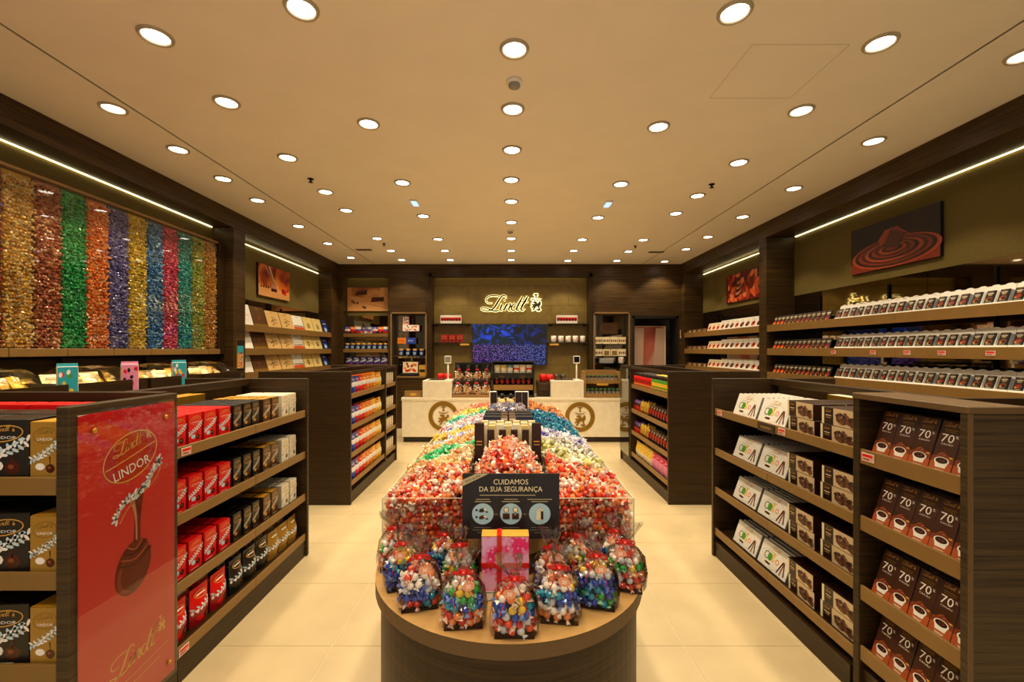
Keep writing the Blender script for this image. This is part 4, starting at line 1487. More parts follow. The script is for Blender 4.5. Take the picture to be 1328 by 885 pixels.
mat('beige_box', '#dcb878', .45)
FB = [(5.70, .24, Proto('gift_box', 'box', flat_box(.23, .30, 'white', 'white_side', 'plain')), 'white flat gift box'),
      (5.995, .34, Proto('gift_box', 'box', flat_box(.33, .29, 'brown_pack', 'brown_side', 'brown')), 'brown flat gift box'),
      (6.355, .36, Proto('gift_box', 'box', flat_box(.36, .26, 'beige_box', 'gold_dark', 'dots')), 'beige dotted gift box'),
      (6.73, .36, None, 'beige dotted gift box'),
      (7.10, .36, Proto('gift_box', 'box', flat_box(.35, .25, 'white', 'white_side', 'split')), 'white and orange gift box'),
      (7.46, .34, Proto('gift_box', 'box', flat_box(.34, .25, 'yel_cream', 'gold_dark', 'cream')) if mat('yel_cream', '#e6cf86', .45) else None, 'cream yellow gift box'),
      (7.81, .34, None, 'cream yellow gift box'),
      (8.135, .30, Proto('gift_box', 'box', flat_box(.28, .25, 'blue_deep', 'black', 'blue')), 'deep blue gift box')]
for si, z in enumerate(WZ):
    last = None
    k_ = 0
    for (y, w_, p, ds) in FB:
        twin = p is None
        p = p or last
        last = p
        P_lab = '%s%s on the %s shelf of the left wall bay' % ('farther ' if twin else ('nearer ' if ds.startswith(('beige', 'cream')) else ''), ds, SHELF[si])
        p.put(spot('+x', XL - .03, y, z - .0195 + .004), PI / 2, P_lab, 'flat gift boxes in the left wall bay', lean=.28)

# ---- back left bay: bags, jars, dark pouches
def jar(body, lid):
    m = MB()
    m.lathe([(.030, 0), (.042, .008), (.044, .06), (.036, .085), (.033, .09)], body, n=14)
    m.lathe([(.037, .088), (.037, .108), (.033, .112), (0, .112)], lid, n=14, cap=False)
    d = D(m, (0, 0, .04), (1, 0, 0), (0, 0, 1), .0006, warp=lambda x, z: math.sqrt(max(0, .0445 ** 2 - x * x)))
    d.ell(0, 0, .024, .022, 'blue_pale', 1, 12)
    return m


P_jar = Proto('chocolate_jar', 'jar', jar('blue_deep', 'gold_flat'))
BAGC = [('blue', 'white', 'blue_deep', 'blue_deep'), ('orange', 'red', 'choc', 'red_dark'), ('white', 'blue', 'red', 'silver'), ('blue_deep', 'purple', 'white', 'blue_deep'), ('silver', 'blue', 'white', 'silver')]
P_bg = [Proto('chocolate_bag', 'bag', pouch(.085, .12, .05, c, style=1)) for c in BAGC]
P_db = Proto('chocolate_bag', 'bag', pouch(.13, .17, .06, ('blue_deep', 'blue_deep', 'purple', 'blue_deep')))
bn = ['blue and white', 'orange-red', 'white, blue and red', 'deep blue and purple', 'silver and blue']
for i in range(8):
    P_bg[i % 5].put((-3.19 + .109 * i, YB + .03, WZ[0] - .0195), jit(.05), '%s small bag, %s from the corner, top shelf, back left bay' % (bn[i % 5], ORD[i]), 'small bags in the back left bay', sc=1.28)
for i in range(8):
    P_jar.put((-3.19 + .109 * i, YB + .075, WZ[1] - .0195), 0, 'dark blue jar with gold lid, %s from the corner, back left bay' % ORD[i], 'jars in the back left bay', sc=1.2)
for i in range(6):
    P_db.put((-3.16 + .14 * i, YB + .03, WZ[2] - .0195), jit(.05), 'dark blue and violet bag, %s from the corner, bottom shelf, back left bay' % ORD[i], 'dark blue bags in the back left bay')

# ================================================================ SIGN, SCREEN, PICTURES
def stroke3(m, o, u, v, pts, ws, d0, d1, face, side):
    """a stroke with thickness, standing d0..d1 off the plane"""
    n_ = Vector(u).cross(Vector(v))
    o, u, v = Vector(o), Vector(u), Vector(v)
    L_, R_ = [], []
    n = len(pts)
    for i, (x, y) in enumerate(pts):
        x0, y0 = pts[max(0, i - 1)]
        x1, y1 = pts[min(n - 1, i + 1)]
        dx, dy = x1 - x0, y1 - y0
        l_ = math.hypot(dx, dy) or 1
        nx, ny = -dy / l_ * ws[i] / 2, dx / l_ * ws[i] / 2
        L_.append((x - nx, y - ny)); R_.append((x + nx, y + ny))
    vv = []
    for (a, b) in zip(L_, R_):
        for (p, dd) in ((a, d1), (b, d1), (a, d0), (b, d0)):
            vv.append(o + u * p[0] + v * p[1] + n_ * dd)
    ff, fs = [], []
    for i in range(n - 1):
        a, b = 4 * i, 4 * i + 4
        ff.append((a, b, b + 1, a + 1))
        fs += [(a + 2, a + 3, b + 3, b + 2), (a, a + 2, b + 2, b), (a + 1, b + 1, b + 3, a + 3)]
    fs += [(0, 1, 3, 2), (4 * n - 4, 4 * n - 2, 4 * n - 1, 4 * n - 3)]
    m.add(vv, ff, face)
    m.add(vv, fs, side)


SX, SZ, SW = -.559, 2.335, .963
q = SW / 365.0
sign = thing('wall_sign', 'backlit script shop sign glowing above the screen', 'sign', (0, YBR, SZ))
so, su, sv = (SX, YBR, SZ), (1, 0, 0), (0, 0, 1)
for nm_, idx in (('L', (0, 1)), ('i', (2, 3)), ('n', (4, 5)), ('d', (6, 7)), ('t', (8, 9))):
    m, h = MB(), MB()
    for k_ in idx:
        c = catmull(SCRIPT[k_], 4)
        stroke3(m, so, su, sv, [(a * q, b * q) for a, b, _ in c], [(max(wv, 5) + 2) * q for _, _, wv in c], .035, .05, 'letter_face', 'letter_face')
        stroke3(h, so, su, sv, [(a * q, b * q) for a, b, _ in c], [(max(wv, 5) + 7) * q for _, _, wv in c], .012, .030, 'halo', 'halo')
    l_ = part('letter', m, sign)
    part('halo_light', h, l_)
m, h = MB(), MB()
for pl in CREST:
    qq = .345 / 118.0
    P_ = [(.455 - SX + a * qq, b * qq - .005) for a, b in pl]
    dd = D(m, so, su, sv, .05); dd.poly(P_, 'letter_face')
    stroke3(m, so, su, sv, P_ + [P_[0]], [.006] * (len(P_) + 1), .032, .0498, 'letter_face', 'letter_face')
    stroke3(h, so, su, sv, P_ + [P_[0]], [.034] * (len(P_) + 1), .012, .028, 'halo', 'halo')
l_ = part('crest', m, sign)
part('halo_light', h, l_)

# television screen
sm = bpy.data.materials.new('screen'); sm.use_nodes = True; MATS['screen'] = sm
nt = sm.node_tree; B_ = nt.nodes['Principled BSDF']
B_.inputs['Base Color'].default_value = (.005, .005, .008, 1); B_.inputs['Roughness'].default_value = .15
tc = nt.nodes.new('ShaderNodeTexCoord'); sep = nt.nodes.new('ShaderNodeSeparateXYZ'); nt.links.new(tc.outputs['Object'], sep.inputs[0])
n1 = nt.nodes.new('ShaderNodeTexNoise'); n1.inputs['Scale'].default_value = 4.5; n1.inputs['Detail'].default_value = 4; n1.inputs['Distortion'].default_value = 2.2
n2 = nt.nodes.new('ShaderNodeTexVoronoi'); n2.inputs['Scale'].default_value = 48
for n_ in (n1, n2): nt.links.new(tc.outputs['Object'], n_.inputs['Vector'])
r1 = nt.nodes.new('ShaderNodeValToRGB'); r1.color_ramp.elements[0].position = .50; r1.color_ramp.elements[0].color = lin('#02141c'); r1.color_ramp.elements[1].position = .66; r1.color_ramp.elements[1].color = lin('#1440c8')
nt.links.new(n1.outputs['Fac'], r1.inputs['Fac'])
r2 = nt.nodes.new('ShaderNodeValToRGB'); r2.color_ramp.elements[0].position = .06; r2.color_ramp.elements[0].color = lin('#9a9cff'); r2.color_ramp.elements[1].position = .40; r2.color_ramp.elements[1].color = lin('#0a0c34')
nt.links.new(n2.outputs['Distance'], r2.inputs['Fac'])
def rng(a, b):
    mr_ = nt.nodes.new('ShaderNodeMapRange'); mr_.inputs['From Min'].default_value = a; mr_.inputs['From Max'].default_value = b
    return mr_
# violet towards the left of the lower half
lv = rng(0, 1.4); nt.links.new(sep.outputs['X'], lv.inputs['Value'])
mv = nt.nodes.new('ShaderNodeMix'); mv.data_type = 'RGBA'; mv.blend_type = 'MULTIPLY'; mv.inputs['Factor'].default_value = 1
rv = nt.nodes.new('ShaderNodeValToRGB'); rv.color_ramp.elements[0].color = (1.6, .45, .75, 1); rv.color_ramp.elements[1].color = (.55, .9, 1, 1)
nt.links.new(lv.outputs[0], rv.inputs['Fac']); nt.links.new(r2.outputs['Color'], mv.inputs['A']); nt.links.new(rv.outputs['Color'], mv.inputs['B'])
sh_ = rng(.395, .41); nt.links.new(sep.outputs['Z'], sh_.inputs['Value'])
mx_ = nt.nodes.new('ShaderNodeMix'); mx_.data_type = 'RGBA'
nt.links.new(sh_.outputs[0], mx_.inputs['Factor']); nt.links.new(mv.outputs['Result'], mx_.inputs['A']); nt.links.new(r1.outputs['Color'], mx_.inputs['B'])
# darker right side of the upper half
dk = rng(.95, .70); nt.links.new(sep.outputs['X'], dk.inputs['Value'])
dk2 = nt.nodes.new('ShaderNodeMath'); dk2.operation = 'MAXIMUM'; dk2.inputs[1].default_value = .22
nt.links.new(dk.outputs[0], dk2.inputs[0])
lw = rng(.41, .395); nt.links.new(sep.outputs['Z'], lw.inputs['Value'])
dk3 = nt.nodes.new('ShaderNodeMath'); dk3.operation = 'MAXIMUM'; nt.links.new(dk2.outputs[0], dk3.inputs[0]); nt.links.new(lw.outputs[0], dk3.inputs[1])
nt.links.new(mx_.outputs['Result'], B_.inputs['Emission Color'])
ms = nt.nodes.new('ShaderNodeMath'); ms.operation = 'MULTIPLY'; ms.inputs[1].default_value = 1.35
nt.links.new(dk3.outputs[0], ms.inputs[0]); nt.links.new(ms.outputs[0], B_.inputs['Emission Strength'])
t = thing('television', 'wide wall screen showing a blue and violet picture', 'screen', (-.706, 8.80, 1.252))
part('bezel', MB().box(-.012, 1.478, 0, .06, -.012, .817, 'black_gloss', ch=.004), t, False)
m = MB().box(0, 1.466, -.004, .0, 0, .805, 'screen')
part('display', m, t, False)
part('wall_bracket', MB().box(.5, .96, .06, .10, .25, .55, 'black_metal'), t, False)


def picture(label, loc, rz, w_, h_, draw, bg):
    m = MB().box(0, w_, 0, .03, 0, h_, 'black', front=bg, ch=.002)
    d = D(m, (0, 0, 0), (1, 0, 0), (0, 0, 1), .0007)
    draw(d, w_, h_)
    return solo('picture', m, label, 'picture', 'chocolate pictures on the walls', loc, (0, 0, rz))


def photo_mat(name, a, b, c, sc=3.0, dist=1.0, stretch=(1, 1, 1)):
    m = bpy.data.materials.new(name); m.use_nodes = True; MATS[name] = m
    nt = m.node_tree; b_ = nt.nodes['Principled BSDF']
    tc = nt.nodes.new('ShaderNodeTexCoord'); mp = nt.nodes.new('ShaderNodeMapping'); mp.inputs['Scale'].default_value = stretch
    n = nt.nodes.new('ShaderNodeTexNoise'); n.inputs['Scale'].default_value = sc; n.inputs['Distortion'].default_value = dist
    r = nt.nodes.new('ShaderNodeValToRGB')
    r.color_ramp.elements[0].position = .34; r.color_ramp.elements[0].color = lin(a)
    r.color_ramp.elements[1].position = .66; r.color_ramp.elements[1].color = lin(c)
    e = r.color_ramp.elements.new(.5); e.color = lin(b)
    nt.links.new(tc.outputs['Object'], mp.inputs[0]); nt.links.new(mp.outputs[0], n.inputs['Vector']); nt.links.new(n.outputs['Fac'], r.inputs['Fac'])
    nt.links.new(r.outputs['Color'], b_.inputs['Base Color']); b_.inputs['Roughness'].default_value = .5


photo_mat('pic_orange', '#7a1a06', '#c2560f', '#e2983a', 3.2)
photo_mat('pic_sand', '#8a4a1c', '#c98244', '#e0a868', 2.2)
photo_mat('pic_dark', '#140b05', '#1b0f07', '#2a1408', 2.0)
photo_mat('pic_red', '#3c0804', '#5c1006', '#7c1c0a', 6.0)
photo_mat('pic_door', '#6e1d14', '#a8574a', '#c7a796', 1.6, .6, (1.5, 1, .5))


def draw_ripple(d, w_, h_):
    cx, cy = w_ * .52, h_ * .30
    for i in range(11):
        f_ = 1 - i * .085
        d.ell(cx, cy + i * .004, w_ * .50 * f_, h_ * .30 * f_, ('ripple_a', 'choc_dark', 'ripple_b', 'choc')[i % 4], 1 + i * .25, 36)
    d.poly([(.002, .002), (w_ - .002, .002), (w_ - .002, h_ * .34), (w_ * .5, h_ * .30), (.002, h_ * .22)], 'ripple_b', .8)
    d.poly([(w_ * .40, h_ * .46), (w_ * .60, h_ * .36), (w_ * .66, h_ * .62), (w_ * .50, h_ * .78), (w_ * .42, h_ * .70)], 'choc', 5)
    d.poly([(w_ * .40, h_ * .46), (w_ * .50, h_ * .78), (w_ * .44, h_ * .78), (w_ * .36, h_ * .60)], 'ripple_a', 5.5)
    d.poly([(w_ * .50, h_ * .78), (w_ * .66, h_ * .62), (w_ * .72, h_ * .56), (w_ * .58, h_ * .80)], 'ripple_b', 5.5)
    d.stroke([(w_ * .43, h_ * .50), (w_ * .51, h_ * .80)], .006, 'choc_hi', 6)


mat('ripple_a', '#a03c1c', .4)
mat('ripple_b', '#7c2812', .4)


def draw_almonds(d, w_, h_):
    rg = random.Random(8)
    for i in range(46):
        x, y, a = rg.uniform(.05, .95) * w_, rg.uniform(.06, .94) * h_, rg.uniform(0, PI)
        rx = min(.075, .9 * min(x, w_ - x, y, h_ - y) + .012)
        d.ell(x, y, rx, rx * .55, ('pic_nut', 'pic_nut2', 'pic_nut3')[i % 3], 1 + i * .06, 12, a)
    for j in range(7):
        d.ell(w_ * .40 + j * .004, h_ * (.25 + j * .085), .11 - j * .012, .035, ('choc', 'pour')[j % 2], 5 + j * .2, 16, .35)


mat('pic_nut', '#d2562a', .45); mat('pic_nut2', '#a83416', .45); mat('pic_nut3', '#e8804a', .45)


def draw_table(d, w_, h_):
    d.poly([(.003, .003), (w_ - .003, .003), (w_ - .003, h_ * .26), (.003, h_ * .34)], 'pic_sand2', 1)
    for i in range(4):
        d.ell(w_ * (.08 + i * .07), h_ * .30, .022, .016, 'choc', 2, 10)
    d.rect(w_ * .38, h_ * .20, w_ * .56, h_ * .34, 'choc', 2)
    d.rect(w_ * .38, h_ * .30, w_ * .56, h_ * .48, 'pour', 2.4)
    d.ell(w_ * .78, h_ * .28, .055, .045, 'red_dark', 2, 14); d.ell(w_ * .84, h_ * .22, .04, .03, 'red', 2.5, 12)
    d.poly([(w_ * .16, h_ * .97), (w_ * .22, h_ * .97), (w_ * .47, h_ * .50), (w_ * .44, h_ * .50)], 'pour', 2)
    d.poly([(w_ * .30, h_ * .97), (w_ * .34, h_ * .97), (w_ * .48, h_ * .52), (w_ * .46, h_ * .52)], 'cream', 2.5)


def draw_blocks(d, w_, h_):
    d.poly([(.003, .003), (w_ - .003, .003), (w_ - .003, h_ * .42), (.003, h_ * .66)], 'pic_sand2', 1)
    d.poly([(w_ * .18, h_ * .66), (w_ * .46, h_ * .70), (w_ * .46, h_ * .88), (w_ * .22, h_ * .84)], 'choc', 2)
    d.poly([(w_ * .55, h_ * .38), (w_ * .86, h_ * .42), (w_ * .86, h_ * .60), (w_ * .58, h_ * .58)], 'choc', 2)
    d.poly([(w_ * .22, h_ * .84), (w_ * .46, h_ * .88), (w_ * .50, h_ * .92), (w_ * .28, h_ * .90)], 'choc_light', 2)
    for (a, b) in ((.12, .42), (.16, .36), (.24, .34), (.38, .18), (.42, .14)):
        d.ell(w_ * a, h_ * b, .03, .018, 'choc_dark', 2, 9, .5)
    d.stroke([(w_ * .5, h_ * .3), (w_ * .95, h_ * .12)], .008, 'choc_light', 2)


mat('pic_sand2', '#d99a5c', .5)
picture('wide dark picture of a chocolate ripple on the right wall', (XRR - .034, 4.79, 2.36), -PI / 2, .99, .48, draw_ripple, 'pic_dark')
picture('red picture of piled almonds in the far right bay', (XRR - .034, 7.53, 2.335), -PI / 2, 1.0, .47, draw_almonds, 'pic_red')
picture('orange picture of desserts on the left wall', (XLR + .034, 6.24, 2.335), PI / 2, .89, .465, draw_table, 'pic_orange')
picture('sandy picture of chocolate blocks in the back left bay', (-3.245, YBR - .034, 2.33), 0, .86, .48, draw_blocks, 'pic_sand')


def draw_door(d, w_, h_):
    d.poly([(w_ * .02, h_ * .5), (w_ * .35, h_ * .35), (w_ * .38, h_ * .97), (w_ * .02, h_ * .97)], 'pic_pale', 1)
    d.poly([(w_ * .62, h_ * .3), (w_ * .97, h_ * .25), (w_ * .97, h_ * .97), (w_ * .72, h_ * .97)], 'pic_pale', 1)
    for i in range(5):
        d.stroke(catmull([(w_ * .05, h_ * (.48 - i * .03)), (w_ * .4, h_ * (.36 - i * .03)), (w_ * .9, h_ * (.30 - i * .05))], 4), .012, ('choc', 'choc_light')[i % 2], 2 + i * .3)
    d.stroke([(.01, .01), (w_ - .01, .01), (w_ - .01, h_ - .01), (.01, h_ - .01), (.01, .01)], .016, 'cream', 4)


mat('pic_pale', '#b79a88', .5)
picture('tall red and cream poster on the dark door at the back', (2.455, YBR - .095, .60), 0, .70, 1.43, draw_door, 'pic_door')
# small signs
m = MB().box(0, .09, 0, .008, 0, .16, 'black', front='cream')
d = D(m, (0, 0, 0), (1, 0, 0), (0, 0, 1), .0006); d.rect(.008, .05, .082, .152, 'red'); d.rect(.02, .02, .07, .03, 'choc')
solo('wall_notice', m, 'small red and white notice beside the back door', 'notice', None, (3.385, YB - .01, 1.78))
m = MB().box(0, .15, 0, .012, 0, .37, 'gold_dark', front='black', ch=.002)
d = D(m, (0, 0, 0), (1, 0, 0), (0, 0, 1), .0007)
d.rect(.012, .20, .138, .29, 'teal'); d.rect(.012, .012, .138, .20, 'pic_sand2')
rg = random.Random(2)
for i in range(40):
    d.ell(rg.uniform(.02, .13), rg.uniform(.02, .21), .008, .008, ('teal', 'red', 'cream', 'choc')[i % 4], 2, 7)
solo('wall_notice', m, 'framed teal and sand notice on the left wall pillar', 'notice', None, (XL + .013, 5.37, 1.31), (0, 0, PI / 2))
m = MB().box(0, .13, 0, .01, 0, .10, 'tan_edge', front='black', ch=.002)
D(m, (.065, 0, .05), (1, 0, 0), (0, 0, 1), .0006).ring(0, 0, .035, .03, .005, 'grey')
solo('wall_socket', m, 'small dark socket plate below the pillar notice', 'socket', None, (XL + .011, 5.375, 1.14), (0, 0, PI / 2))

# ================================================================ CENTRE BAY SHELVES AND COUNTER GOODS
for (a, b, zz, t) in ((-1.497, -.74, 2.075, 'upper left'), (-1.497, -.74, 1.70, 'lower left'), (.79, 1.592, 2.075, 'upper right'), (.79, 1.592, 1.70, 'lower right')):
    g = thing('wall_shelf', 'dark floating shelf beside the screen, %s' % t, 'shelf', ((a + b) / 2, 8.8, zz), 0, 'floating shelves beside the screen')
    part('board', MB().box(a, b, 8.70, YBR, zz - .025, zz, 'wood_dark', ch=.003), g)
    part('bracket', MB().box(a + .05, a + .08, 8.75, YBR, zz - .05, zz - .025, 'black_metal'), g)
    part('bracket', MB().box(b - .08, b - .05, 8.75, YBR, zz - .05, zz - .025, 'black_metal'), g)
m = MB().box(-.21, .21, 0, .10, 0, .165, 'white', front='white', ch=.002)
d = D(m, (0, 0, 0), (1, 0, 0), (0, 0, 1), .0008)
d.rect(-.20, .055, .20, .12, 'red')
for i in range(7): d.ell(-.17 + i * .057, .075, .022, .028, ('choc_dark', 'choc')[i % 2], 2, 9)
P_str = Proto('chocolate_box', 'box', m)
P_str.put((-1.14, 8.74, 2.075), 0, 'red and white striped box left of the glowing sign', 'striped boxes on floating shelves')
P_str.put((1.17, 8.74, 2.075), 0, 'red and white striped box right of the glowing sign', 'striped boxes on floating shelves')
m = MB().box(-.07, .07, 0, .08, 0, .15, 'red_side', front='red_dark', top='red', ch=.002)
d = D(m, (0, 0, 0), (1, 0, 0), (0, 0, 1), .0008); d.ring(0, .095, .045, .03, .005, 'gold_line'); d.ell(0, .04, .03, .02, 'choc', 1, 9)
P_rb = Proto('chocolate_box', 'box', m)
for i in range(3):
    P_rb.put((-1.27 + i * .155, 8.74, 1.70), 0, 'dark red box, %s from left, lower left floating shelf' % ORD[i], 'red boxes on the lower left floating shelf')
def mug(body, deco, w_=.045, h_=.10):
    m = MB().lathe([(w_ * .8, 0), (w_ * .92, .004), (w_, h_), (w_ * .9, h_), (w_ * .85, .012), (0, .012)], body, n=16, cap=False)
    d = D(m, (0, 0, h_ * .5), (1, 0, 0), (0, 0, 1), .0008, warp=lambda x, z: math.sqrt(max(0, (w_ * .97) ** 2 - x * x)))
    d.ell(0, .008, w_ * .5, h_ * .25, deco, 1, 12)
    return m


def mug_handle(w_, h_, mt):
    return MB().tube([(w_ * .92, 0, h_ * .78), (w_ * 1.45, 0, h_ * .70), (w_ * 1.45, 0, h_ * .35), (w_ * .9, 0, h_ * .25)], .006, mt, 6)


P_mugw = Proto('chocolate_mug', 'mug', mug('white', 'red', .055, .13), [('handle', mug_handle(.055, .13, 'white'), False)])
P_mugr = Proto('chocolate_mug', 'mug', mug('red', 'red_dark', .06, .125), [('handle', mug_handle(.06, .125, 'red'), False)])
P_mugd = Proto('chocolate_mug', 'mug', mug('choc_dark', 'gold_dark', .05, .11), [('handle', mug_handle(.05, .11, 'choc_dark'), False)])
for i in range(5):
    P_mugw.put((.91 + i * .145, 8.80, 1.70), .6, 'white mug with red print, %s from the screen, lower right floating shelf' % ORD[i], 'white mugs beside the screen')
for (x_, z_, t) in ((-.86, 1.638, 'left'), (.91, 1.638, 'right')):
    solo('price_card', MB().box(-.09, .09, 0, .004, 0, .036, 'gold_flat', ch=.001), 'small gold price card under the lower %s floating shelf' % t, 'price card', 'gold price cards', (x_, 8.694, z_))

# niche goods
def simple(w_, h_, dp, face, side, deco):
    m = MB().box(-w_ / 2, w_ / 2, 0, dp, 0, h_, side, front=face, ch=.002)
    deco(D(m, (0, 0, 0), (1, 0, 0), (0, 0, 1), .0008), w_, h_)
    return m


def dec_red(d, w_, h_):
    rg = random.Random(4)
    for i in range(14):
        d.ell(rg.uniform(-.4, .4) * w_, rg.uniform(.12, .88) * h_, min(w_, h_) * .12, min(w_, h_) * .12, ('red', 'red_dark', 'orange')[i % 3], 1 + .05 * i, 8)


def dec_row(d, w_, h_):
    for i in range(4):
        d.ell(-w_ * .36 + i * w_ * .24, h_ * .45, w_ * .09, h_ * .24, ('choc', 'choc_light')[i % 2], 1, 9)
    d.rect(-w_ * .4, h_ * .82, w_ * .4, h_ * .87, 'gold_line')


ny = YB + .06
solo('gift_box', simple(.33, .125, .1, 'white', 'red_side', dec_red), 'white box with red print lying in the left niche', 'box', None, (-1.93, ny, 1.92))
solo('gift_box', simple(.12, .16, .1, 'white', 'red_side', dec_red), 'small upright red-print box on the white one, left niche', 'box', None, (-2.03, ny, 2.0455))
solo('gift_box', simple(.17, .12, .1, 'orange', 'orange_deep', lambda d, w_, h_: script(d, -.06, h_ * .4, .1, 'red', 1, fine=1)), 'orange box on a glass shelf in the left niche', 'box', None, (-2.11, ny, 1.67))
solo('gift_box', simple(.18, .12, .1, 'blue', 'blue_deep', lambda d, w_, h_: script(d, -.06, h_ * .4, .1, 'white', 1, fine=1)), 'blue box beside the orange one in the left niche', 'box', None, (-1.93, ny, 1.67))
for i in range(4):
    P_jar.put((-2.13 + i * .135, YB + .12, 1.43), 0, 'dark blue gold-lidded jar, %s from left in the left niche' % ORD[i], 'jars in the left niche', sc=1.25)
solo('gift_box', simple(.30, .22, .06, 'cream', 'white_side', dec_red), 'cream gift box with red flowers leaning in the left niche', 'box', None, (-1.95, ny + .03, 1.09), (-.15, 0, 0))
solo('display_tray', MB().box(-.19, .19, 0, .16, 0, .05, 'black', ch=.004), 'black tray under the flowered gift box, left niche', 'tray', None, (-1.95, YB + .03, 1.03))
solo('gift_box', simple(.13, .22, .1, 'gold_flat', 'gold_dark', lambda d, w_, h_: d.rect(-w_ * .4, h_ * .35, w_ * .4, h_ * .6, 'choc_dark')), 'gold upright box at the right of the left niche', 'box', None, (-1.705, ny, 1.03))
solo('wall_plaque', simple(.38, .23, .03, 'brown_pack', 'tan_edge', lambda d, w_, h_: d.ring(0, h_ / 2, w_ * .4, h_ * .35, .006, 'gold_dark')), 'brown framed plaque at the top of the right niche', 'plaque', None, (2.02, YBR - .045, 1.87))
P_nb = Proto('praline_box', 'box', simple(.145, .135, .08, 'cream', 'white_side', dec_row))
P_nb2 = Proto('praline_box', 'box', simple(.145, .13, .08, 'cream', 'gold_dark', lambda d, w_, h_: (d.rect(-w_ * .35, h_ * .1, w_ * .35, h_ * .8, 'tan_rail'))))
for i in range(4):
    P_nb.put((1.80 + i * .155, ny, 1.67), 0, 'cream praline box, %s from left, upper row, right niche' % ORD[i], 'boxes in the right niche')
    (P_nb if i in (0, 3) else P_nb2).put((1.80 + i * .155, ny, 1.43), 0, 'cream %spraline box, %s from left, lower row, right niche' % ('' if i in (0, 3) else 'tan-fronted ', ORD[i]), 'boxes in the right niche')
solo('receipt_printer', MB().box(-.14, .14, 0, .12, 0, .10, 'grey', ch=.012), 'grey printer low in the right niche', 'printer', None, (1.95, YB + .04, 1.282))
P_mugw.put((2.25, YB + .12, 1.282), 0, 'white mug beside the grey printer, right niche', 'mug in the right niche')

# --- on the counter
CT = .75
def terminal(x, label):
    t = thing('card_terminal', label, 'card terminal', (x, CY0 + .10, 1.038), 0, 'payment terminals on the counter')
    part('foot', MB().lathe([(.05, 0), (.05, .008), (.016, .014)], 'white', n=16), t, False)
    part('pole', MB().lathe([(.014, .01), (.014, .30)], 'white', n=10), t, False)
    h_ = part('screen_head', MB().box(-.055, .055, -.03, .0, .28, .41, 'white', ch=.006), t, False)
    part('glass', MB().box(-.045, .045, -.0315, -.03, .30, .40, 'grey' if x < 0 else 'black_gloss'), h_, False)
terminal(-1.02, 'white pole-mounted payment terminal on the left till block')
terminal(1.16, 'white pole-mounted payment terminal on the right till block')
m = MB().prism([(-.15, -.07), (.15, -.07), (.15, .09), (-.15, .09)], 0, .012, 'wood_tan')
for (a, b, c, e) in ((-.15, .15, -.075, -.06), (-.15, .15, .08, .095), (-.155, -.14, -.075, .095), (.14, .155, -.075, .095)):
    m.box(a, b, c, e, 0, .10, 'wood_tan')
D(m, (0, -.075, .05), (1, 0, 0), (0, 0, 1), .001).ell(0, 0, .06, .025, 'gold_flat', 1, 10)
solo('tray_basket', m, 'small brown basket tray at the left end of the counter', 'basket', None, (-1.60, CY0 + .12, CT))
for i in range(2):
    P_mugr.put((-1.22 + i * .125, 7.96 + .0, .9965), .5, 'red mug, %s of two behind the left till block' % ('left', 'right')[i], 'red mugs on the counter')
for i in range(2):
    P_mugr.put((.60 + i * .12, 7.62, 1.0), .5, 'red mug, %s of two beside the right till block' % ('left', 'right')[i], 'red mugs on the counter')
for i in range(2):
    P_mugd.put((.86 + i * .12, 7.90, 1.0), .5, 'dark mug, %s of two behind the right till block' % ('left', 'right')[i], 'dark mugs on the counter')
for (x0, x1, y0, y1, t) in ((-1.35, -.97, 7.87, 7.995, 'behind the left till block'), (.50, .712, 7.50, 7.99, 'left of the right till block'), (.76, 1.25, 7.845, 7.99, 'behind the right till block')):
    zt = 1.0 if x0 > 0 else .9965
    g = thing('drawer_box', 'dark brown box with drawer, %s' % t, 'drawer box', ((x0 + x1) / 2, y0, CT), 0, 'dark drawer boxes on the counter')
    part('body', MB().box(x0, x1, y0, y1, CT, zt, 'wood_dark', ch=.004), g)
    part('drawer_front', MB().box(x0 + .015, x1 - .015, y0 - .012, y0, CT + .10, zt - .02, 'brown_side', ch=.003), g)

# wooden rack of jars, right
g = thing('jar_rack', 'wooden tiered rack of dark jars on the right of the counter', 'rack', (1.59, CY0 + .03, CT))
for (a, b) in ((1.283, 1.305), (1.885, 1.907)):
    part('side_panel', MB().box(a, b, CY0, CY0 + .40, CT, 1.18, 'wood_tan', ch=.003), g)
part('back_panel', MB().box(1.305, 1.885, CY0 + .36, CY0 + .39, CT, 1.20, 'wood_tan'), g)
for (z_, y_) in ((.80, .0), (1.02, .12)):
    s_ = part('tier', MB().box(1.305, 1.885, CY0 + y_, CY0 + .36, z_ - .03, z_, 'wood_tan'), g)
    part('front_lip', MB().box(1.305, 1.885, CY0 + y_ - .012, CY0 + y_, z_ - .045, z_ + .02, 'wood_tan'), s_)
part('name_card', MB().box(1.50, 1.70, CY0 + .10, CY0 + .105, .945, .98, 'gold_flat'), g)
P_j2 = Proto('spread_jar', 'jar', MB().lathe([(.026, 0), (.030, .006), (.030, .07), (.026, .078)], 'choc_dark', n=12).lathe([(.029, .078), (.029, .095), (.026, .098), (0, .098)], 'green_deep', n=12, cap=False).lathe([(.0304, .02), (.0304, .055)], 'grey', n=12, cap=False))
for r_, (z_, y_) in enumerate(((.80, .045), (1.02, .165))):
    for i in range(8):
        P_j2.put((1.345 + i * .0715, CY0 + y_, z_), 0, 'small dark jar with green lid, %s from left, %s tier of the rack' % (ORD[i], ('lower', 'upper')[r_]), 'jars in the counter rack')

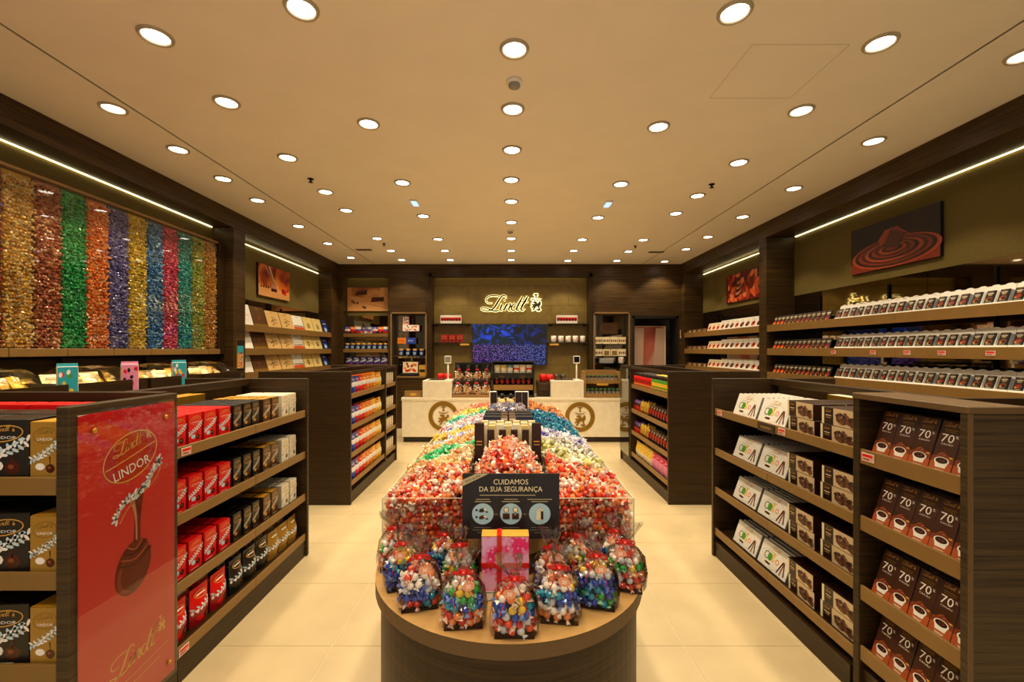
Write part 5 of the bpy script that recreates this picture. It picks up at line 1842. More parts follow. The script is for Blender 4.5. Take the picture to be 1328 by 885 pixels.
# black stand of bags and packs in the middle of the counter
g = thing('display_stand', 'black open stand of small bags in the middle of the counter', 'display stand', (.085, 7.5, CT))
for (a, b) in ((-.27, -.245), (.415, .44)):
    part('side_panel', MB().box(a, b, 7.38, 7.72, CT, 1.34, 'black', ch=.003), g)
part('back_panel', MB().box(-.245, .415, 7.70, 7.72, CT, 1.34, 'black'), g)
for z_, c_ in ((.95, 'wood_tan'), (1.15, 'black'), (.78, 'black')):
    s_ = part('shelf', MB().box(-.245, .415, 7.38, 7.70, z_ - .02, z_, 'black'), g)
    part('front_board', MB().box(-.245, .415, 7.368, 7.38, z_ - .075, z_ + .012, c_), s_)
part('top_rail', MB().box(-.27, .44, 7.38, 7.72, 1.34, 1.355, 'black'), g)
m = MB(); d = D(m, (0, 7.368, 1.09), (1, 0, 0), (0, 0, 1), .001)
script(d, -.17, .0, .11, 'gold_dark', 1, fine=1); script(d, .18, .0, .11, 'gold_dark', 1, fine=1)
part('lettering', m, g)
P_sb = [Proto('sweet_bag', 'bag', pouch(.095, .145, .07, c, style=2)) for c in (('cream', 'cream', 'white', 'cream'), ('yellow', 'cream', 'cream', 'cream'), ('white', 'red', 'cream', 'white'), ('teal', 'cream', 'white', 'white'))]
for i, k_ in enumerate((0, 1, 3, 2, 0, 2)):
    P_sb[k_].put((-.185 + i * .108, 7.42, 1.15), jit(.1), '%s sweet bag, %s from left on the upper shelf of the black stand' % (('cream', 'yellow', 'red and white', 'teal-topped')[k_], ORD[i]), 'sweet bags on the black stand')
for i in range(7):
    P_drk.put((-.19 + i * .09, 7.42, .95), jit(.1), 'dark red small pouch, %s from left on the middle shelf of the black stand' % ORD[i], 'dark pouches on the black stand')

# ================================================================ TRUFFLES
def truffle_base(r=.0135):
    bm = bmesh.new()
    bmesh.ops.create_icosphere(bm, subdivisions=2, radius=r)
    V = [tuple(v.co) for v in bm.verts]
    F = [tuple(v.index for v in f.verts) for f in bm.faces]
    bm.free()
    wing = [0] * len(V)
    for s_ in (-1, 1):
        b = len(V)
        n = 6
        for k_ in range(n):
            a = 2 * PI * k_ / n
            V.append((s_ * r * .92, r * .30 * math.cos(a), r * .30 * math.sin(a))); wing.append(.6)
        for k_ in range(n):
            a = 2 * PI * k_ / n
            q_ = 1.0 if k_ % 2 else .55
            V.append((s_ * r * (1.75 + .15 * (k_ % 2)), r * 1.05 * q_ * math.cos(a), r * .75 * q_ * math.sin(a))); wing.append(1)
        for k_ in range(n):
            k2 = (k_ + 1) % n
            F.append((b + k_, b + k2, b + n + k2)); F.append((b + k_, b + n + k2, b + n + k_))
    return np.array(V), np.array(F), np.array(wing)


TB_V, TB_F, TB_W = truffle_base()


def rot_mats(n):
    qv = RNG.normal(size=(n, 4))
    qv /= np.linalg.norm(qv, axis=1)[:, None]
    w_, x, y, z = qv.T
    return np.stack([1 - 2 * (y * y + z * z), 2 * (x * y - z * w_), 2 * (x * z + y * w_), 2 * (x * y + z * w_), 1 - 2 * (x * x + z * z), 2 * (y * z - x * w_), 2 * (x * z - y * w_), 2 * (y * z + x * w_), 1 - 2 * (x * x + y * y)], 1).reshape(n, 3, 3)


def np_mesh(name, V, F, col, mats):
    me = bpy.data.meshes.new(name)
    me.vertices.add(len(V)); me.vertices.foreach_set('co', V.astype(np.float32).ravel())
    me.loops.add(len(F) * 3); me.loops.foreach_set('vertex_index', F.astype(np.int32).ravel())
    me.polygons.add(len(F)); me.polygons.foreach_set('loop_start', np.arange(0, len(F) * 3, 3, dtype=np.int32))
    me.polygons.foreach_set('use_smooth', np.zeros(len(F), dtype=bool))
    for m_ in mats: me.materials.append(MATS[m_])
    me.update(calc_edges=True)
    a = me.color_attributes.new('Col', 'FLOAT_COLOR', 'POINT')
    a.data.foreach_set('color', np.concatenate([col, np.ones((len(col), 1))], 1).astype(np.float32).ravel())
    return me


def colour_pairs(pal, n):
    """pal: list of (body hex, wing hex, weight)"""
    wt = np.array([p[2] for p in pal], float); wt /= wt.sum()
    ix = RNG.choice(len(pal), n, p=wt)
    A = np.array([lin(p[0])[:3] for p in pal])[ix]
    B = np.array([lin(p[1])[:3] for p in pal])[ix]
    k_ = RNG.uniform(.8, 1.15, (n, 1))
    return np.clip(A * k_, 0, 1), np.clip(B * k_, 0, 1)


def cloud_arrays(pos, pal, sc=1.0):
    n = len(pos)
    R_ = rot_mats(n)
    V = np.einsum('nij,vj->nvi', R_, TB_V * sc) + pos[:, None, :]
    A, B = colour_pairs(pal, n)
    col = A[:, None, :] * (1 - TB_W[None, :, None]) + B[:, None, :] * TB_W[None, :, None]
    F = TB_F[None] + (np.arange(n) * len(TB_V))[:, None, None]
    return V.reshape(-1, 3), F.reshape(-1, 3), col.reshape(-1, 3)


def cloud(name, label, pos, pal, core=None, sc=1.0, group=None):
    V, F, col = cloud_arrays(np.array(pos), pal, sc)
    if core is not None:
        cv, cf = core
        cc = np.tile(np.array(lin(pal[0][0])[:3]) * .8, (len(cv), 1))
        F = np.concatenate([F, np.array(cf) + len(V)])
        V = np.concatenate([V, np.array(cv, float)])
        col = np.concatenate([col, cc])
    o = bpy.data.objects.new(name, np_mesh(name, V, F, col, ['foil']))
    C.objects.link(o)
    o['label'] = label; o['category'] = 'truffles'; o['kind'] = 'stuff'
    if group: o['group'] = group
    return o


def core_box(x0, x1, y0, y1, z0, z1):
    v = [(x, y, z) for z in (z0, z1) for y in (y0, y1) for x in (x0, x1)]
    q_ = [(0, 2, 3, 1), (0, 4, 6, 2), (1, 3, 7, 5), (2, 6, 7, 3), (0, 1, 5, 4), (4, 5, 7, 6)]
    f = []
    for a, b, c, d_ in q_: f += [(a, b, c), (a, c, d_)]
    return v, f


def core_field(side, y0, y1, drop=.016):
    nx, ny_ = 10, max(2, int((y1 - y0) / .04))
    v, f = [], []
    for j in range(ny_ + 1):
        for i in range(nx + 1):
            x = side * (RS + .006 + (BX - .022 - RS - .006) * i / nx)
            y = y0 + (y1 - y0) * j / ny_
            v.append((x, y, heap_z(x, y) - drop))
    for j in range(ny_):
        for i in range(nx):
            a = j * (nx + 1) + i
            f += [(a, a + 1, a + nx + 2), (a, a + nx + 2, a + nx + 1)]
    bv, bf = core_box(side * (RS + .01), side * (BX - .035), y0, y1, TZ + .002, .905)
    f += [tuple(k_ + len(v) for k_ in q_) for q_ in bf]
    return v + bv, f


# ---- wall dispenser columns
W_ = '#e8dccb'
DP = [('red and gold', [('#c0341c', '#e6b060', 3), ('#d8a33a', '#f0d9a0', 2)]),
      ('red-brown', [('#a8321f', '#d89a70', 3), ('#7a2a18', '#c89060', 2)]),
      ('gold', [('#d9a53c', '#f0dcae', 3), ('#b97f28', '#e8d0a0', 2), ('#e8c878', '#fff0d0', 1)]),
      ('copper brown', [('#b05a34', '#e0a888', 3), ('#8c3c22', '#d09070', 2), ('#d9a070', '#f0d0b0', 1)]),
      ('green', [('#0f9a46', '#7fd8a0', 3), ('#0a7a38', '#5fc088', 2)]),
      ('orange', [('#e06a18', '#f8c080', 3), ('#c04c10', '#f0a060', 1), ('#f09a50', '#ffe0b8', 1)]),
      ('indigo', [('#4a458c', '#a8a4cc', 3), ('#6a64a8', '#d0cce4', 2), ('#2e2a68', '#8884b8', 1)]),
      ('yellow gold', [('#d8b020', '#f4e490', 3), ('#b08c18', '#e8d070', 2)]),
      ('blue', [('#2c68a8', '#9cc8e4', 3), ('#1c4c8c', '#70a8d0', 2), ('#6aa0c8', '#d0e8f4', 1)]),
      ('pink red', [('#d03058', '#f4a0b4', 3), ('#a81c40', '#e88098', 2)]),
      ('teal', [('#149088', '#88d8cc', 3), ('#0c706c', '#60b8b0', 2)]),
      ('olive green', [('#8c9c28', '#d8dc90', 3), ('#a88c20', '#e0cc80', 2), ('#5c7c20', '#b0c870', 1)]),
      ('amber', [('#c07c1c', '#f0cc80', 3), ('#9c5c14', '#e0b060', 2)])]
for i, (nm_, pal) in enumerate(DP):
    y0, y1 = DY[i] + .012, DY[i + 1] - .012
    pos = []
    nz = int((2.80 - 1.575) / .0262)
    for jz in range(nz):
        off = .013 * (jz % 2)
        ny_ = 8
        for jy in range(ny_):
            pos.append((DX - .014 - abs(jit(.012)), y0 + off + (y1 - y0 - .013) * jy / (ny_ - 1) + jit(.004), 1.577 + .0262 * jz + jit(.005)))
    cv = core_box(XLR + .012, DX - .028, DY[i] + .006, DY[i + 1] - .006, 1.565, 2.80)
    cloud('wrapped_truffles', '%s wrapped truffles filling their clear wall dispenser column' % nm_, pos, pal, cv, .98, 'truffle columns in the wall dispenser')

# ---- heaps on the display table
def heap_z(x, y):
    t_ = max(0.0, min(1.0, (BX - abs(x)) / (BX - RS)))
    z = .925 + .115 * t_ ** .75 * min(1.0, max(0.0, (y - 1.79) / .26) ** .6)
    z += .012 * math.sin(x * 23 + y * 17) + .008 * math.sin(y * 41 - x * 13)
    return z


RED = [('#e2431c', '#fde2d0', 4), ('#ee7a2a', '#fff0dc', 3), ('#c4241a', '#f6d2c2', 2), ('#f6dccc', '#ffffff', 2), ('#ee8a50', '#ffeedd', 3)]
LB = [(1.80, 2.06, 'red and white', RED),
      (2.06, 2.27, 'peach and cream', [('#e8b070', '#fff0d0', 3), ('#d88050', '#ffe8d0', 1), ('#f0d8a0', '#ffffff', 2)]),
      (2.27, 2.46, 'green', [('#10a860', '#a0f0c8', 3), ('#20c878', '#d0ffe8', 2)]),
      (2.46, 2.67, 'pale orange', [('#e89a40', '#fff0d8', 3), ('#f0c070', '#ffffff', 2)]),
      (2.67, 2.80, 'lavender', [('#8890d8', '#ffffff', 3), ('#e0e0f4', '#ffffff', 3)]),
      (2.80, 3.02, 'yellow', [('#f0c820', '#fff6c0', 3), ('#e0a818', '#fff0b0', 2)]),
      (3.02, 3.14, 'blue and white', [('#4060c8', '#e8f0ff', 2), ('#f0f0f8', '#ffffff', 2)]),
      (3.14, 3.46, 'pink and white', [('#e890a8', '#ffffff', 3), ('#f4e8ec', '#ffffff', 3), ('#d84870', '#ffd8e0', 1)]),
      (3.46, 3.66, 'mint green', [('#20b8a0', '#d0fff0', 3), ('#60d8b8', '#ffffff', 1)]),
      (3.66, 3.92, 'yellow-green', [('#d8c828', '#fff8c0', 3), ('#a8b830', '#f0f8c0', 1)]),
      (3.92, 4.31, 'orange-red', [('#e0562c', '#ffe0d0', 3), ('#e89058', '#fff0e0', 2)])]
RB = [(1.80, 2.12, 'red and white', RED),
      (2.12, 2.42, 'cream and olive', [('#d8cc78', '#fffbe0', 3), ('#8c8830', '#f8f4d0', 2), ('#f4f0dc', '#ffffff', 2)]),
      (2.42, 2.64, 'white and grey', [('#d8d4cc', '#ffffff', 3), ('#8c8880', '#f4f0e8', 2)]),
      (2.64, 2.90, 'white and indigo', [('#e4e0f0', '#ffffff', 3), ('#4038a0', '#e8e0ff', 2)]),
      (2.90, 3.78, 'deep teal blue', [('#0c6c98', '#50b8d8', 3), ('#0a4c78', '#48a0c8', 3), ('#1890a8', '#90e0e8', 1)]),
      (3.78, 4.31, 'orange and brown', [('#e08028', '#ffd8a0', 3), ('#8c3c18', '#f0b880', 2)])]
front = []                       # candidates for single truffles near the viewer
SP = .0262
for side, bins in ((-1, LB), (1, RB)):
    for (y0, y1, nm_, pal) in bins:
        pos = []
        yy = y0 + .012
        row_ = 0
        while yy < y1 - .004:
            x = RS + .022 + (.013 if row_ % 2 else 0)
            while x < BX - .016:
                X, Y = side * x + jit(.005), yy + jit(.005)
                pos.append((X, Y, heap_z(X, Y) + jit(.008)))
                x += SP
            # side face behind the pane
            zz = TZ + .016
            while zz < .925:
                pos.append((side * (BX - .022) + jit(.003), yy + jit(.006), zz + jit(.004)))
                zz += .0265
            yy += SP * .92
            row_ += 1
        if y0 < 1.81:
            zz = TZ + .016
            row_ = 0
            while zz < .935:
                x = .012 + (.013 if row_ % 2 else 0)
                while x < BX - .018:
                    pos.append((side * x + jit(.005), TYC + .025 + abs(jit(.008)), zz + jit(.004)))
                    x += SP
                zz += .0255
                row_ += 1
            front += pos
            cvb = core_field(side, y0 + .02, y1)
            red_core = cvb
            redpal = pal
            cloud('wrapped_truffles', '%s truffle filling under the near %s heap' % (nm_, 'left' if side < 0 else 'right'), [(side * (RS + .05 + .03 * i), y1 - .02, .90) for i in range(8)], pal, cvb, 1.0, 'truffle heaps on the display table')
        else:
            cloud('wrapped_truffles', '%s wrapped truffles heaped on the %s of the display table' % (nm_, 'left' if side < 0 else 'right'), pos, pal, core_field(side, y0, y1), 1.0, 'truffle heaps on the display table')
# red dome on the spine, in front
dome = []
yy = TYC - RS + .012
while yy < 2.06:
    x = -RS + .012
    while x < RS - .01:
        fr = 1.0
        if yy < TYC: fr = math.sqrt(max(0, RS ** 2 - (yy - TYC) ** 2))
        if abs(x) < (fr - .010 if yy < TYC else RS - .010):
            e = math.sqrt((x / RS) ** 2 + (max(0, TYC + .10 - yy) / .27) ** 2)
            z = .93 + .205 * max(0, 1 - e ** 2.2)
            dome.append((x + jit(.005), yy + jit(.005), z + jit(.006)))
        x += .0235
    yy += .0225
front += dome
cv, cf = [], []
for j in range(3):
    pass
lay = []
for (f_, z0, z1) in ((.92, .9055, .955), (.74, .955, 1.01), (.52, 1.01, 1.06), (.3, 1.06, 1.10)):
    b_ = core_box(-RS * f_, RS * f_, TYC + .04 - RS * f_ * 1.0, 2.05, z0, z1)
    cf += [tuple(k_ + len(cv) for k_ in q_) for q_ in b_[1]]
    cv += b_[0]
front.sort(key=lambda p: p[0] ** 2 + p[1] ** 2 + (p[2] - CAM_H) ** 2)
single, rest = front[:300], front[300:]
cloud('wrapped_truffles', 'red and white wrapped truffles filling the near end of the display table', rest, RED, (cv, cf), 1.0, 'truffle heaps on the display table')


def one_truffle(a, b):
    A, B = np.array(lin(a)[:3]), np.array(lin(b)[:3])
    col = A[None] * (1 - TB_W[:, None]) + B[None] * TB_W[:, None]
    return np_mesh('truffle', TB_V, TB_F, col, ['foil'])


TM = {k_: one_truffle(a, b) for k_, a, b in (('red', '#e2431c', '#fde2d0'), ('orange', '#ee7a2a', '#fff0dc'), ('crimson', '#c4241a', '#f6d2c2'), ('white', '#f6ece0', '#ffffff'), ('pale', '#ee8a50', '#ffeedd'),
      ('blue', '#1c3fae', '#86a8f0'), ('navy', '#14246c', '#6074c0'), ('teal', '#0f8fb0', '#90e0f0'), ('green', '#2c9a3c', '#a8e8b0'), ('yellow', '#e8c030', '#fff4c0'), ('silver', '#c8ccd4', '#ffffff'), ('choc', '#5a2a18', '#b08060'))}
redk = ['red'] * 5 + ['orange'] * 3 + ['crimson'] * 3 + ['white'] + ['pale'] * 3
LABK = {'red': 'bright red truffle in white twist wrap', 'orange': 'orange truffle in white twist wrap', 'crimson': 'dark crimson truffle in pale twist wrap', 'white': 'white-wrapped truffle', 'pale': 'pale orange truffle'}
for p in single:
    k_ = random.choice(redk)
    o = bpy.data.objects.new('truffle', TM[k_]); C.objects.link(o)
    o.location = p
    o.rotation_euler = (random.uniform(0, 6.28), random.uniform(0, 6.28), random.uniform(0, 6.28))
    o['label'] = LABK[k_] + ' at the near end of the display heap'
    o['category'] = 'truffle'
    o['group'] = k_ + ' truffles at the near end of the display table'

# ---- goods along the spine
def core_flat(y0, y1, z): return core_box(-RS + .012, RS - .012, y0, y1, .9905, z)
for (y0, y1, zt, nm_, pal) in ((2.40, 2.78, 1.035, 'white, blue and pink', [('#e8e4e0', '#ffffff', 3), ('#3050b0', '#e0e8ff', 2), ('#e0a0a0', '#ffffff', 1)]),
                               (3.22, 3.72, 1.05, 'dark blue and brown', [('#1c2c6c', '#b0b8e0', 3), ('#5c2c1c', '#e0c0b0', 2), ('#e0e0e8', '#ffffff', 1)])):
    pos = []
    yy = y0 + .015
    while yy < y1 - .01:
        x = -RS + .028
        while x < RS - .025:
            pos.append((x + jit(.005), yy + jit(.005), zt + .012 + .03 * (1 - (x / RS) ** 2) + jit(.006)))
            x += SP
        yy += SP
    cloud('wrapped_truffles', '%s wrapped truffles on the raised middle of the display table' % nm_, pos, pal, core_flat(y0, y1, zt), 1.0, 'truffle heaps on the display table')


def spine_bar(body, w_, h_):
    m = MB().box(-w_ / 2, w_ / 2, 0, .018, 0, h_, body, ch=.002)
    d = D(m, (0, 0, 0), (1, 0, 0), (0, 0, 1), .0006)
    d.rect(-w_ * .3, h_ * .55, w_ * .3, h_ * .58, 'gold_line'); d.rect(-w_ * .3, h_ * .48, w_ * .3, h_ * .50, 'gold_line')
    return m


P_sd = Proto('chocolate_bar', 'chocolate bar', spine_bar('espresso', .034, .17))
P_sdt = Proto('chocolate_bar', 'chocolate bar', spine_bar('espresso', .046, .205))
P_sy = Proto('chocolate_bar', 'chocolate bar', spine_bar('yel_cream', .036, .185))
P_sw = Proto('chocolate_bar', 'chocolate bar', spine_bar('cream', .036, .19))
for i, x in enumerate((-.140, .138)):
    P_sdt.put((x, 2.13, .99), 0, 'tall dark bar standing at the %s of the spine behind the red truffles' % ('left', 'right')[i], 'tall dark bars on the spine')
for i, x in enumerate((-.085, -.028, .030, .085)):
    P_sd.put((x, 2.14, .99), 0, 'dark upright bar, %s from left in the spine front row' % ORD[i], 'dark bars on the spine', lean=.05)
for r_ in range(3):
    for i in range(7):
        p, ds = (P_sy, 'yellow') if (i + r_) % 2 else (P_sw, 'cream')
        p.put((-.122 + i * .041, 2.17 + r_ * .06, .99), 0, '%s upright bar, %s from left, %s row behind the dark spine bars' % (ds, ORD[i], ORD[r_]), 'pale bars on the spine', lean=.06)
m = MB().box(-.055, .055, 0, .06, 0, .13, 'black', front='navy_box', top='black', ch=.002) if mat('navy_box', '#141a38', .35) else None
d = D(m, (0, 0, 0), (1, 0, 0), (0, 0, 1), .0006); d.rect(-.04, .10, .04, .108, 'silver'); d.ell(0, .05, .025, .03, 'choc_light', 1, 10); d.rect(-.05, .004, .05, .016, 'blue')
P_nv = Proto('chocolate_box', 'box', m)
m = MB().box(-.025, .025, 0, .05, 0, .125, 'brown_side', front='choc_light', ch=.002)
D(m, (0, 0, 0), (1, 0, 0), (0, 0, 1), .0006).rect(-.02, .105, .02, .118, 'cream')
P_cb = Proto('chocolate_box', 'box', m)
for r_ in range(3):
    for i in range(2):
        P_nv.put((-.105 + i * .21, 2.83 + r_ * .12, .99), 0, 'navy box on the spine, %s side, %s row' % (('left', 'right')[i], ORD[r_]), 'navy boxes on the spine')
    for i in range(2):
        P_cb.put((-.026 + i * .054, 2.835 + r_ * .12, .99), 0, 'slim brown box on the spine, %s of pair, %s row' % (('left', 'right')[i], ORD[r_]), 'slim brown boxes on the spine')


def bottle(body, cap):
    return MB().lathe([(.026, 0), (.034, .01), (.036, .09), (.026, .125), (.016, .14)], body, n=12).lathe([(.018, .14), (.018, .175), (.010, .182)], cap, n=10)


P_bt = Proto('chocolate_bottle', 'bottle', bottle('yel_cream', 'black'))
for i in range(2):
    P_bt.put((-.052 + i * .075, 3.80, .99), 0, 'cream bottle with black cap, %s of pair at the far spine end' % ('left', 'right')[i], 'cream bottles on the spine')
m = MB().box(-.03, .03, 0, .05, 0, .20, 'white', front='espresso', ch=.002)
P_fl = Proto('chocolate_box', 'box', m)
for i, x in enumerate((-.125, .09, .14)):
    P_fl.put((x, 3.78, .99), .2 - .2 * i, 'tall dark white-edged box, %s from left at the far spine end' % ORD[i], 'tall dark boxes at the far spine end')
P_rp = Proto('chocolate_box', 'box', simple(.05, .11, .05, 'red_dark', 'choc_dark', lambda d, w_, h_: d.rect(-w_ * .4, h_ * .6, w_ * .4, h_ * .75, 'gold_line')))
P_rp.put((.035, 3.84, .99), 0, 'small dark red box behind the bottles at the spine end', 'red box on the spine')
for i in range(4):
    P_rp.put((-.12 + i * .08, 4.05, .99), 0, 'small dark red box, %s from left at the very end of the spine' % ORD[i], 'red boxes at the spine end')

# ================================================================ CLEAR BAGS OF TRUFFLES
RINGS = [(0.001, .058, .040), (.010, .066, .047), (.055, .070, .050), (.100, .063, .044), (.130, .044, .030), (.150, .017, .013), (.158, .014, .011), (.175, .022, .013), (.198, .034, .015), (.220, .038, .011)]


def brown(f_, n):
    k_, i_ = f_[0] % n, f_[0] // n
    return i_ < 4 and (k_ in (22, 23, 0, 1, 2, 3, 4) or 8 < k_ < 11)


def film_mesh(seed, mt='film'):
    rg = random.Random(seed)
    n = 24
    ph = rg.uniform(0, 6)
    V, F = [], []
    for i, (z, a, b) in enumerate(RINGS):
        for k_ in range(n):
            t_ = 2 * PI * k_ / n
            ct, st = math.cos(t_), math.sin(t_)
            e = .6 if z < .11 else .9
            x = a * math.copysign(abs(ct) ** e, ct)
            y = b * math.copysign(abs(st) ** e, st)
            f_ = 1 + (.05 if z < .12 else .22) * math.sin(k_ * (5 if z < .12 else 9) + ph + i * .7) * (.4 if i == 0 else 1)
            lean_ = max(0, z - .158) * (.35 * math.sin(ph))
            V.append((x * f_ + lean_, y * f_, z + (rg.uniform(-.006, .008) if i == len(RINGS) - 1 else 0)))
    for i in range(len(RINGS) - 1):
        for k_ in range(n):
            k2 = (k_ + 1) % n
            F.append((i * n + k_, i * n + k2, (i + 1) * n + k2, (i + 1) * n + k_))
    m_ = MB().add(V, [f_ for f_ in F if not brown(f_, n) and f_[0] // n < 4], mt, True)
    m_.add(V, [f_ for f_ in F if f_[0] // n >= 4], 'film_neck', True)
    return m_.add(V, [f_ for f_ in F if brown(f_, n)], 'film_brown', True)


def bow_mesh(seed):
    rg = random.Random(seed)
    m = MB()
    def strip(pts, w_):
        v, f = [], []
        for (x, y, z) in pts:
            v += [(x, y, z - w_ / 2), (x, y, z + w_ / 2)]
        for i in range(len(pts) - 1):
            f.append((2 * i, 2 * i + 2, 2 * i + 3, 2 * i + 1))
        # give the ribbon a back so that it has thickness
        v2 = [(x, y + .0012, z) for (x, y, z) in v]
        m.add(v, f, 'red_ribbon', True)
        m.add(v2, [q_[::-1] for q_ in f], 'red_ribbon', True)
    for s_ in (-1, 1):
        loop = [(s_ * (.005 + .028 * math.sin(a / 2) * (1)), -.020 - .010 * math.sin(a), .156 + .009 * math.sin(a) + s_ * rg.uniform(-.004, .004)) for a in [2 * PI * i / 12 for i in range(13)]]
        strip(loop, .006)
        tl = [(s_ * .004, -.026, .150), (s_ * .016, -.040, .128), (s_ * .030, -.050, .100), (s_ * (.036 + rg.uniform(-.012, .012)), -.054, .072)]
        strip(catmull(tl, 3), .0065)
    m.lathe([(.014, .151), (.017, .154), (.017, .159), (.014, .162)], 'red_ribbon', n=14, cap=False, sy=.85)
    m.box(-.006, .006, -.028, -.016, .150, .162, 'red_ribbon', ch=.003)
    return m


def tag_mesh():
    m = MB()
    m.prism([(.022 * math.cos(a), .014 * math.sin(a)) for a in [2 * PI * i / 18 for i in range(18)]], 0, .0015, 'tag_card')
    d = D(m, (0, 0, .0015), (1, 0, 0), (0, 1, 0), .0004)
    d.text('30', 0, -.006, .012, 'white', 1)
    d.ring(0, 0, .020, .0125, .001, 'gold_line', 1, 18)
    return m


mat('tag_card', '#d08a6a', .4)
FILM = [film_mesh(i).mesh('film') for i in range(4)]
BOW = [bow_mesh(i).mesh('bow') for i in range(3)]
TAG = tag_mesh().mesh('tag')
CARD = MB().box(-.056, .056, -.038, .038, .0005, .003, 'choc_dark').mesh('base_card')


def truffle_bag(x, y, rz, pal, label, sc=1.0, idx=0):
    t = thing('truffle_bag', label, 'bag', (x, y, TZ), rz, 'clear truffle bags on the display table')
    t.scale = (sc, sc, sc)
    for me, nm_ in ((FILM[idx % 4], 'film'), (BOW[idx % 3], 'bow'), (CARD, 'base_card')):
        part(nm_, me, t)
    tg = part('tag', TAG, t)
    tg.location = (.014 * (1 if idx % 3 else -1), -.048, .130); tg.scale = (.85, .85, .85); tg.rotation_euler = (1.15, jit(.2), jit(.3))
    for L in range(6):
        z = .018 + .0200 * L
        a, b = (.050, .031) if L < 4 else ((.040, .024) if L == 4 else (.024, .013))
        n = 11 if L < 4 else (9 if L == 4 else 4)
        ks = pal[min(len(pal) - 1, L * len(pal) // 6)]
        for q_ in range(n):
            an = 2 * PI * q_ / n + L * .4
            o = bpy.data.objects.new('truffle', TM[random.choice(ks)]); C.objects.link(o)
            o.parent = t
            o.location = (a * math.cos(an) + jit(.003), b * math.sin(an) + jit(.003), z + jit(.003))
            o.rotation_euler = (random.uniform(0, 6.28), random.uniform(0, 6.28), random.uniform(0, 6.28))
            o.scale = (.86, .86, .86)


MIXTOP = ('red', 'white', 'silver', 'orange', 'yellow')
P1 = [('crimson', 'red', 'silver'), ('blue', 'navy', 'blue', 'silver'), ('blue', 'teal', 'yellow'), MIXTOP, ('red', 'white', 'orange')]
P2 = [('crimson', 'orange', 'pale'), ('blue', 'teal', 'silver'), ('green', 'green', 'blue'), ('green', 'yellow', 'white'), ('orange', 'white', 'red')]
P3 = [('choc', 'crimson', 'teal'), ('teal', 'blue', 'navy'), ('blue', 'silver', 'navy'), ('silver', 'navy', 'white'), ('red', 'white', 'pale'), ('pale', 'red')]
P4 = [('navy', 'blue'), ('blue', 'navy'), ('blue', 'teal'), ('white', 'yellow', 'silver'), ('red', 'yellow')]
P5 = [('choc', 'pale', 'white'), ('navy', 'blue', 'silver'), ('blue', 'teal', 'blue'), ('silver', 'red', 'yellow', 'white'), ('pale', 'red', 'white')]
P6 = [('teal', 'blue', 'green'), ('teal', 'teal', 'blue'), ('blue', 'navy'), ('white', 'silver', 'yellow', 'green'), ('orange', 'yellow', 'red')]
P7 = [('pale', 'crimson', 'silver'), ('silver', 'crimson', 'pale'), ('green', 'yellow', 'white'), ('white', 'red', 'silver'), ('pale', 'red')]
BAGS = [(667, 831, .0, P1, 'clear truffle bag at the very front of the round table end', 1.06),
        (601, 819, .10, P2, 'clear truffle bag with green layer, just left of the frontmost', 1.05),
        (544, 795, .25, P3, 'clear truffle bag at the front left, second from the frontmost', 1.06),
        (522, 768, .35, P4, 'clear truffle bag with deep blue base near the left rim', 1.0),
        (512, 742, .3, P7, 'clear truffle bag at the far left rim of the table', 1.0),
        (577, 750, .1, P4, 'clear truffle bag half hidden beside the left glass front', .96),
        (596, 770, .1, P7, 'clear truffle bag left of the pink gift box', 1.0),
        (725, 812, -.10, P5, 'clear truffle bag just right of the frontmost one', 1.06),
        (774, 793, -.25, P6, 'clear truffle bag with teal and blue base at the front right', 1.06),
        (811, 770, -.3, P7, 'clear truffle bag standing at the right rim of the table', 1.06),
        (716, 775, -.05, P3, 'clear truffle bag right of the pink gift box', 1.02),
        (751, 752, -.1, P7, 'clear truffle bag half hidden beside the right glass front', .96),
        (799, 747, -.2, P5, 'clear truffle bag by the right corner of the glass front', 1.0)]
for i, (px, py, rz, pal, lab, sc) in enumerate(BAGS):
    Yf = 570 * (CAM_H - TZ) / (py - 454)
    Y = Yf + .042 * sc
    truffle_bag((px - 659) * Y / 570, Y, rz, pal, lab, sc, i)

# pink gift box with ribbon on its tray
fm = bpy.data.materials.new('pink_floral'); fm.use_nodes = True; MATS['pink_floral'] = fm
nt = fm.node_tree; b_ = nt.nodes['Principled BSDF']; tc = nt.nodes.new('ShaderNodeTexCoord')
v1 = nt.nodes.new('ShaderNodeTexVoronoi'); v1.inputs['Scale'].default_value = 70
nn = nt.nodes.new('ShaderNodeTexNoise'); nn.inputs['Scale'].default_value = 16; nn.inputs['Detail'].default_value = 3
rr = nt.nodes.new('ShaderNodeValToRGB'); rr.color_ramp.elements[0].position = .44; rr.color_ramp.elements[0].color = lin('#f2b8ea'); rr.color_ramp.elements[1].position = .56; rr.color_ramp.elements[1].color = lin('#f02c7a')
r3 = nt.nodes.new('ShaderNodeValToRGB'); r3.color_ramp.elements[0].position = .22; r3.color_ramp.elements[0].color = (0, 0, 0, 1); r3.color_ramp.elements[1].position = .40; r3.color_ramp.elements[1].color = (1, 1, 1, 1)
mxp = nt.nodes.new('ShaderNodeMix'); mxp.data_type = 'RGBA'
nt.links.new(tc.outputs['Object'], v1.inputs['Vector']); nt.links.new(tc.outputs['Object'], nn.inputs['Vector'])
nt.links.new(nn.outputs['Fac'], rr.inputs['Fac']); nt.links.new(v1.outputs['Distance'], r3.inputs['Fac'])
nt.links.new(r3.outputs['Color'], mxp.inputs['Factor']); nt.links.new(rr.outputs['Color'], mxp.inputs['B']); mxp.inputs['A'].default_value = lin('#f3b6dc')
nt.links.new(mxp.outputs['Result'], b_.inputs['Base Color']); b_.inputs['Roughness'].default_value = .4
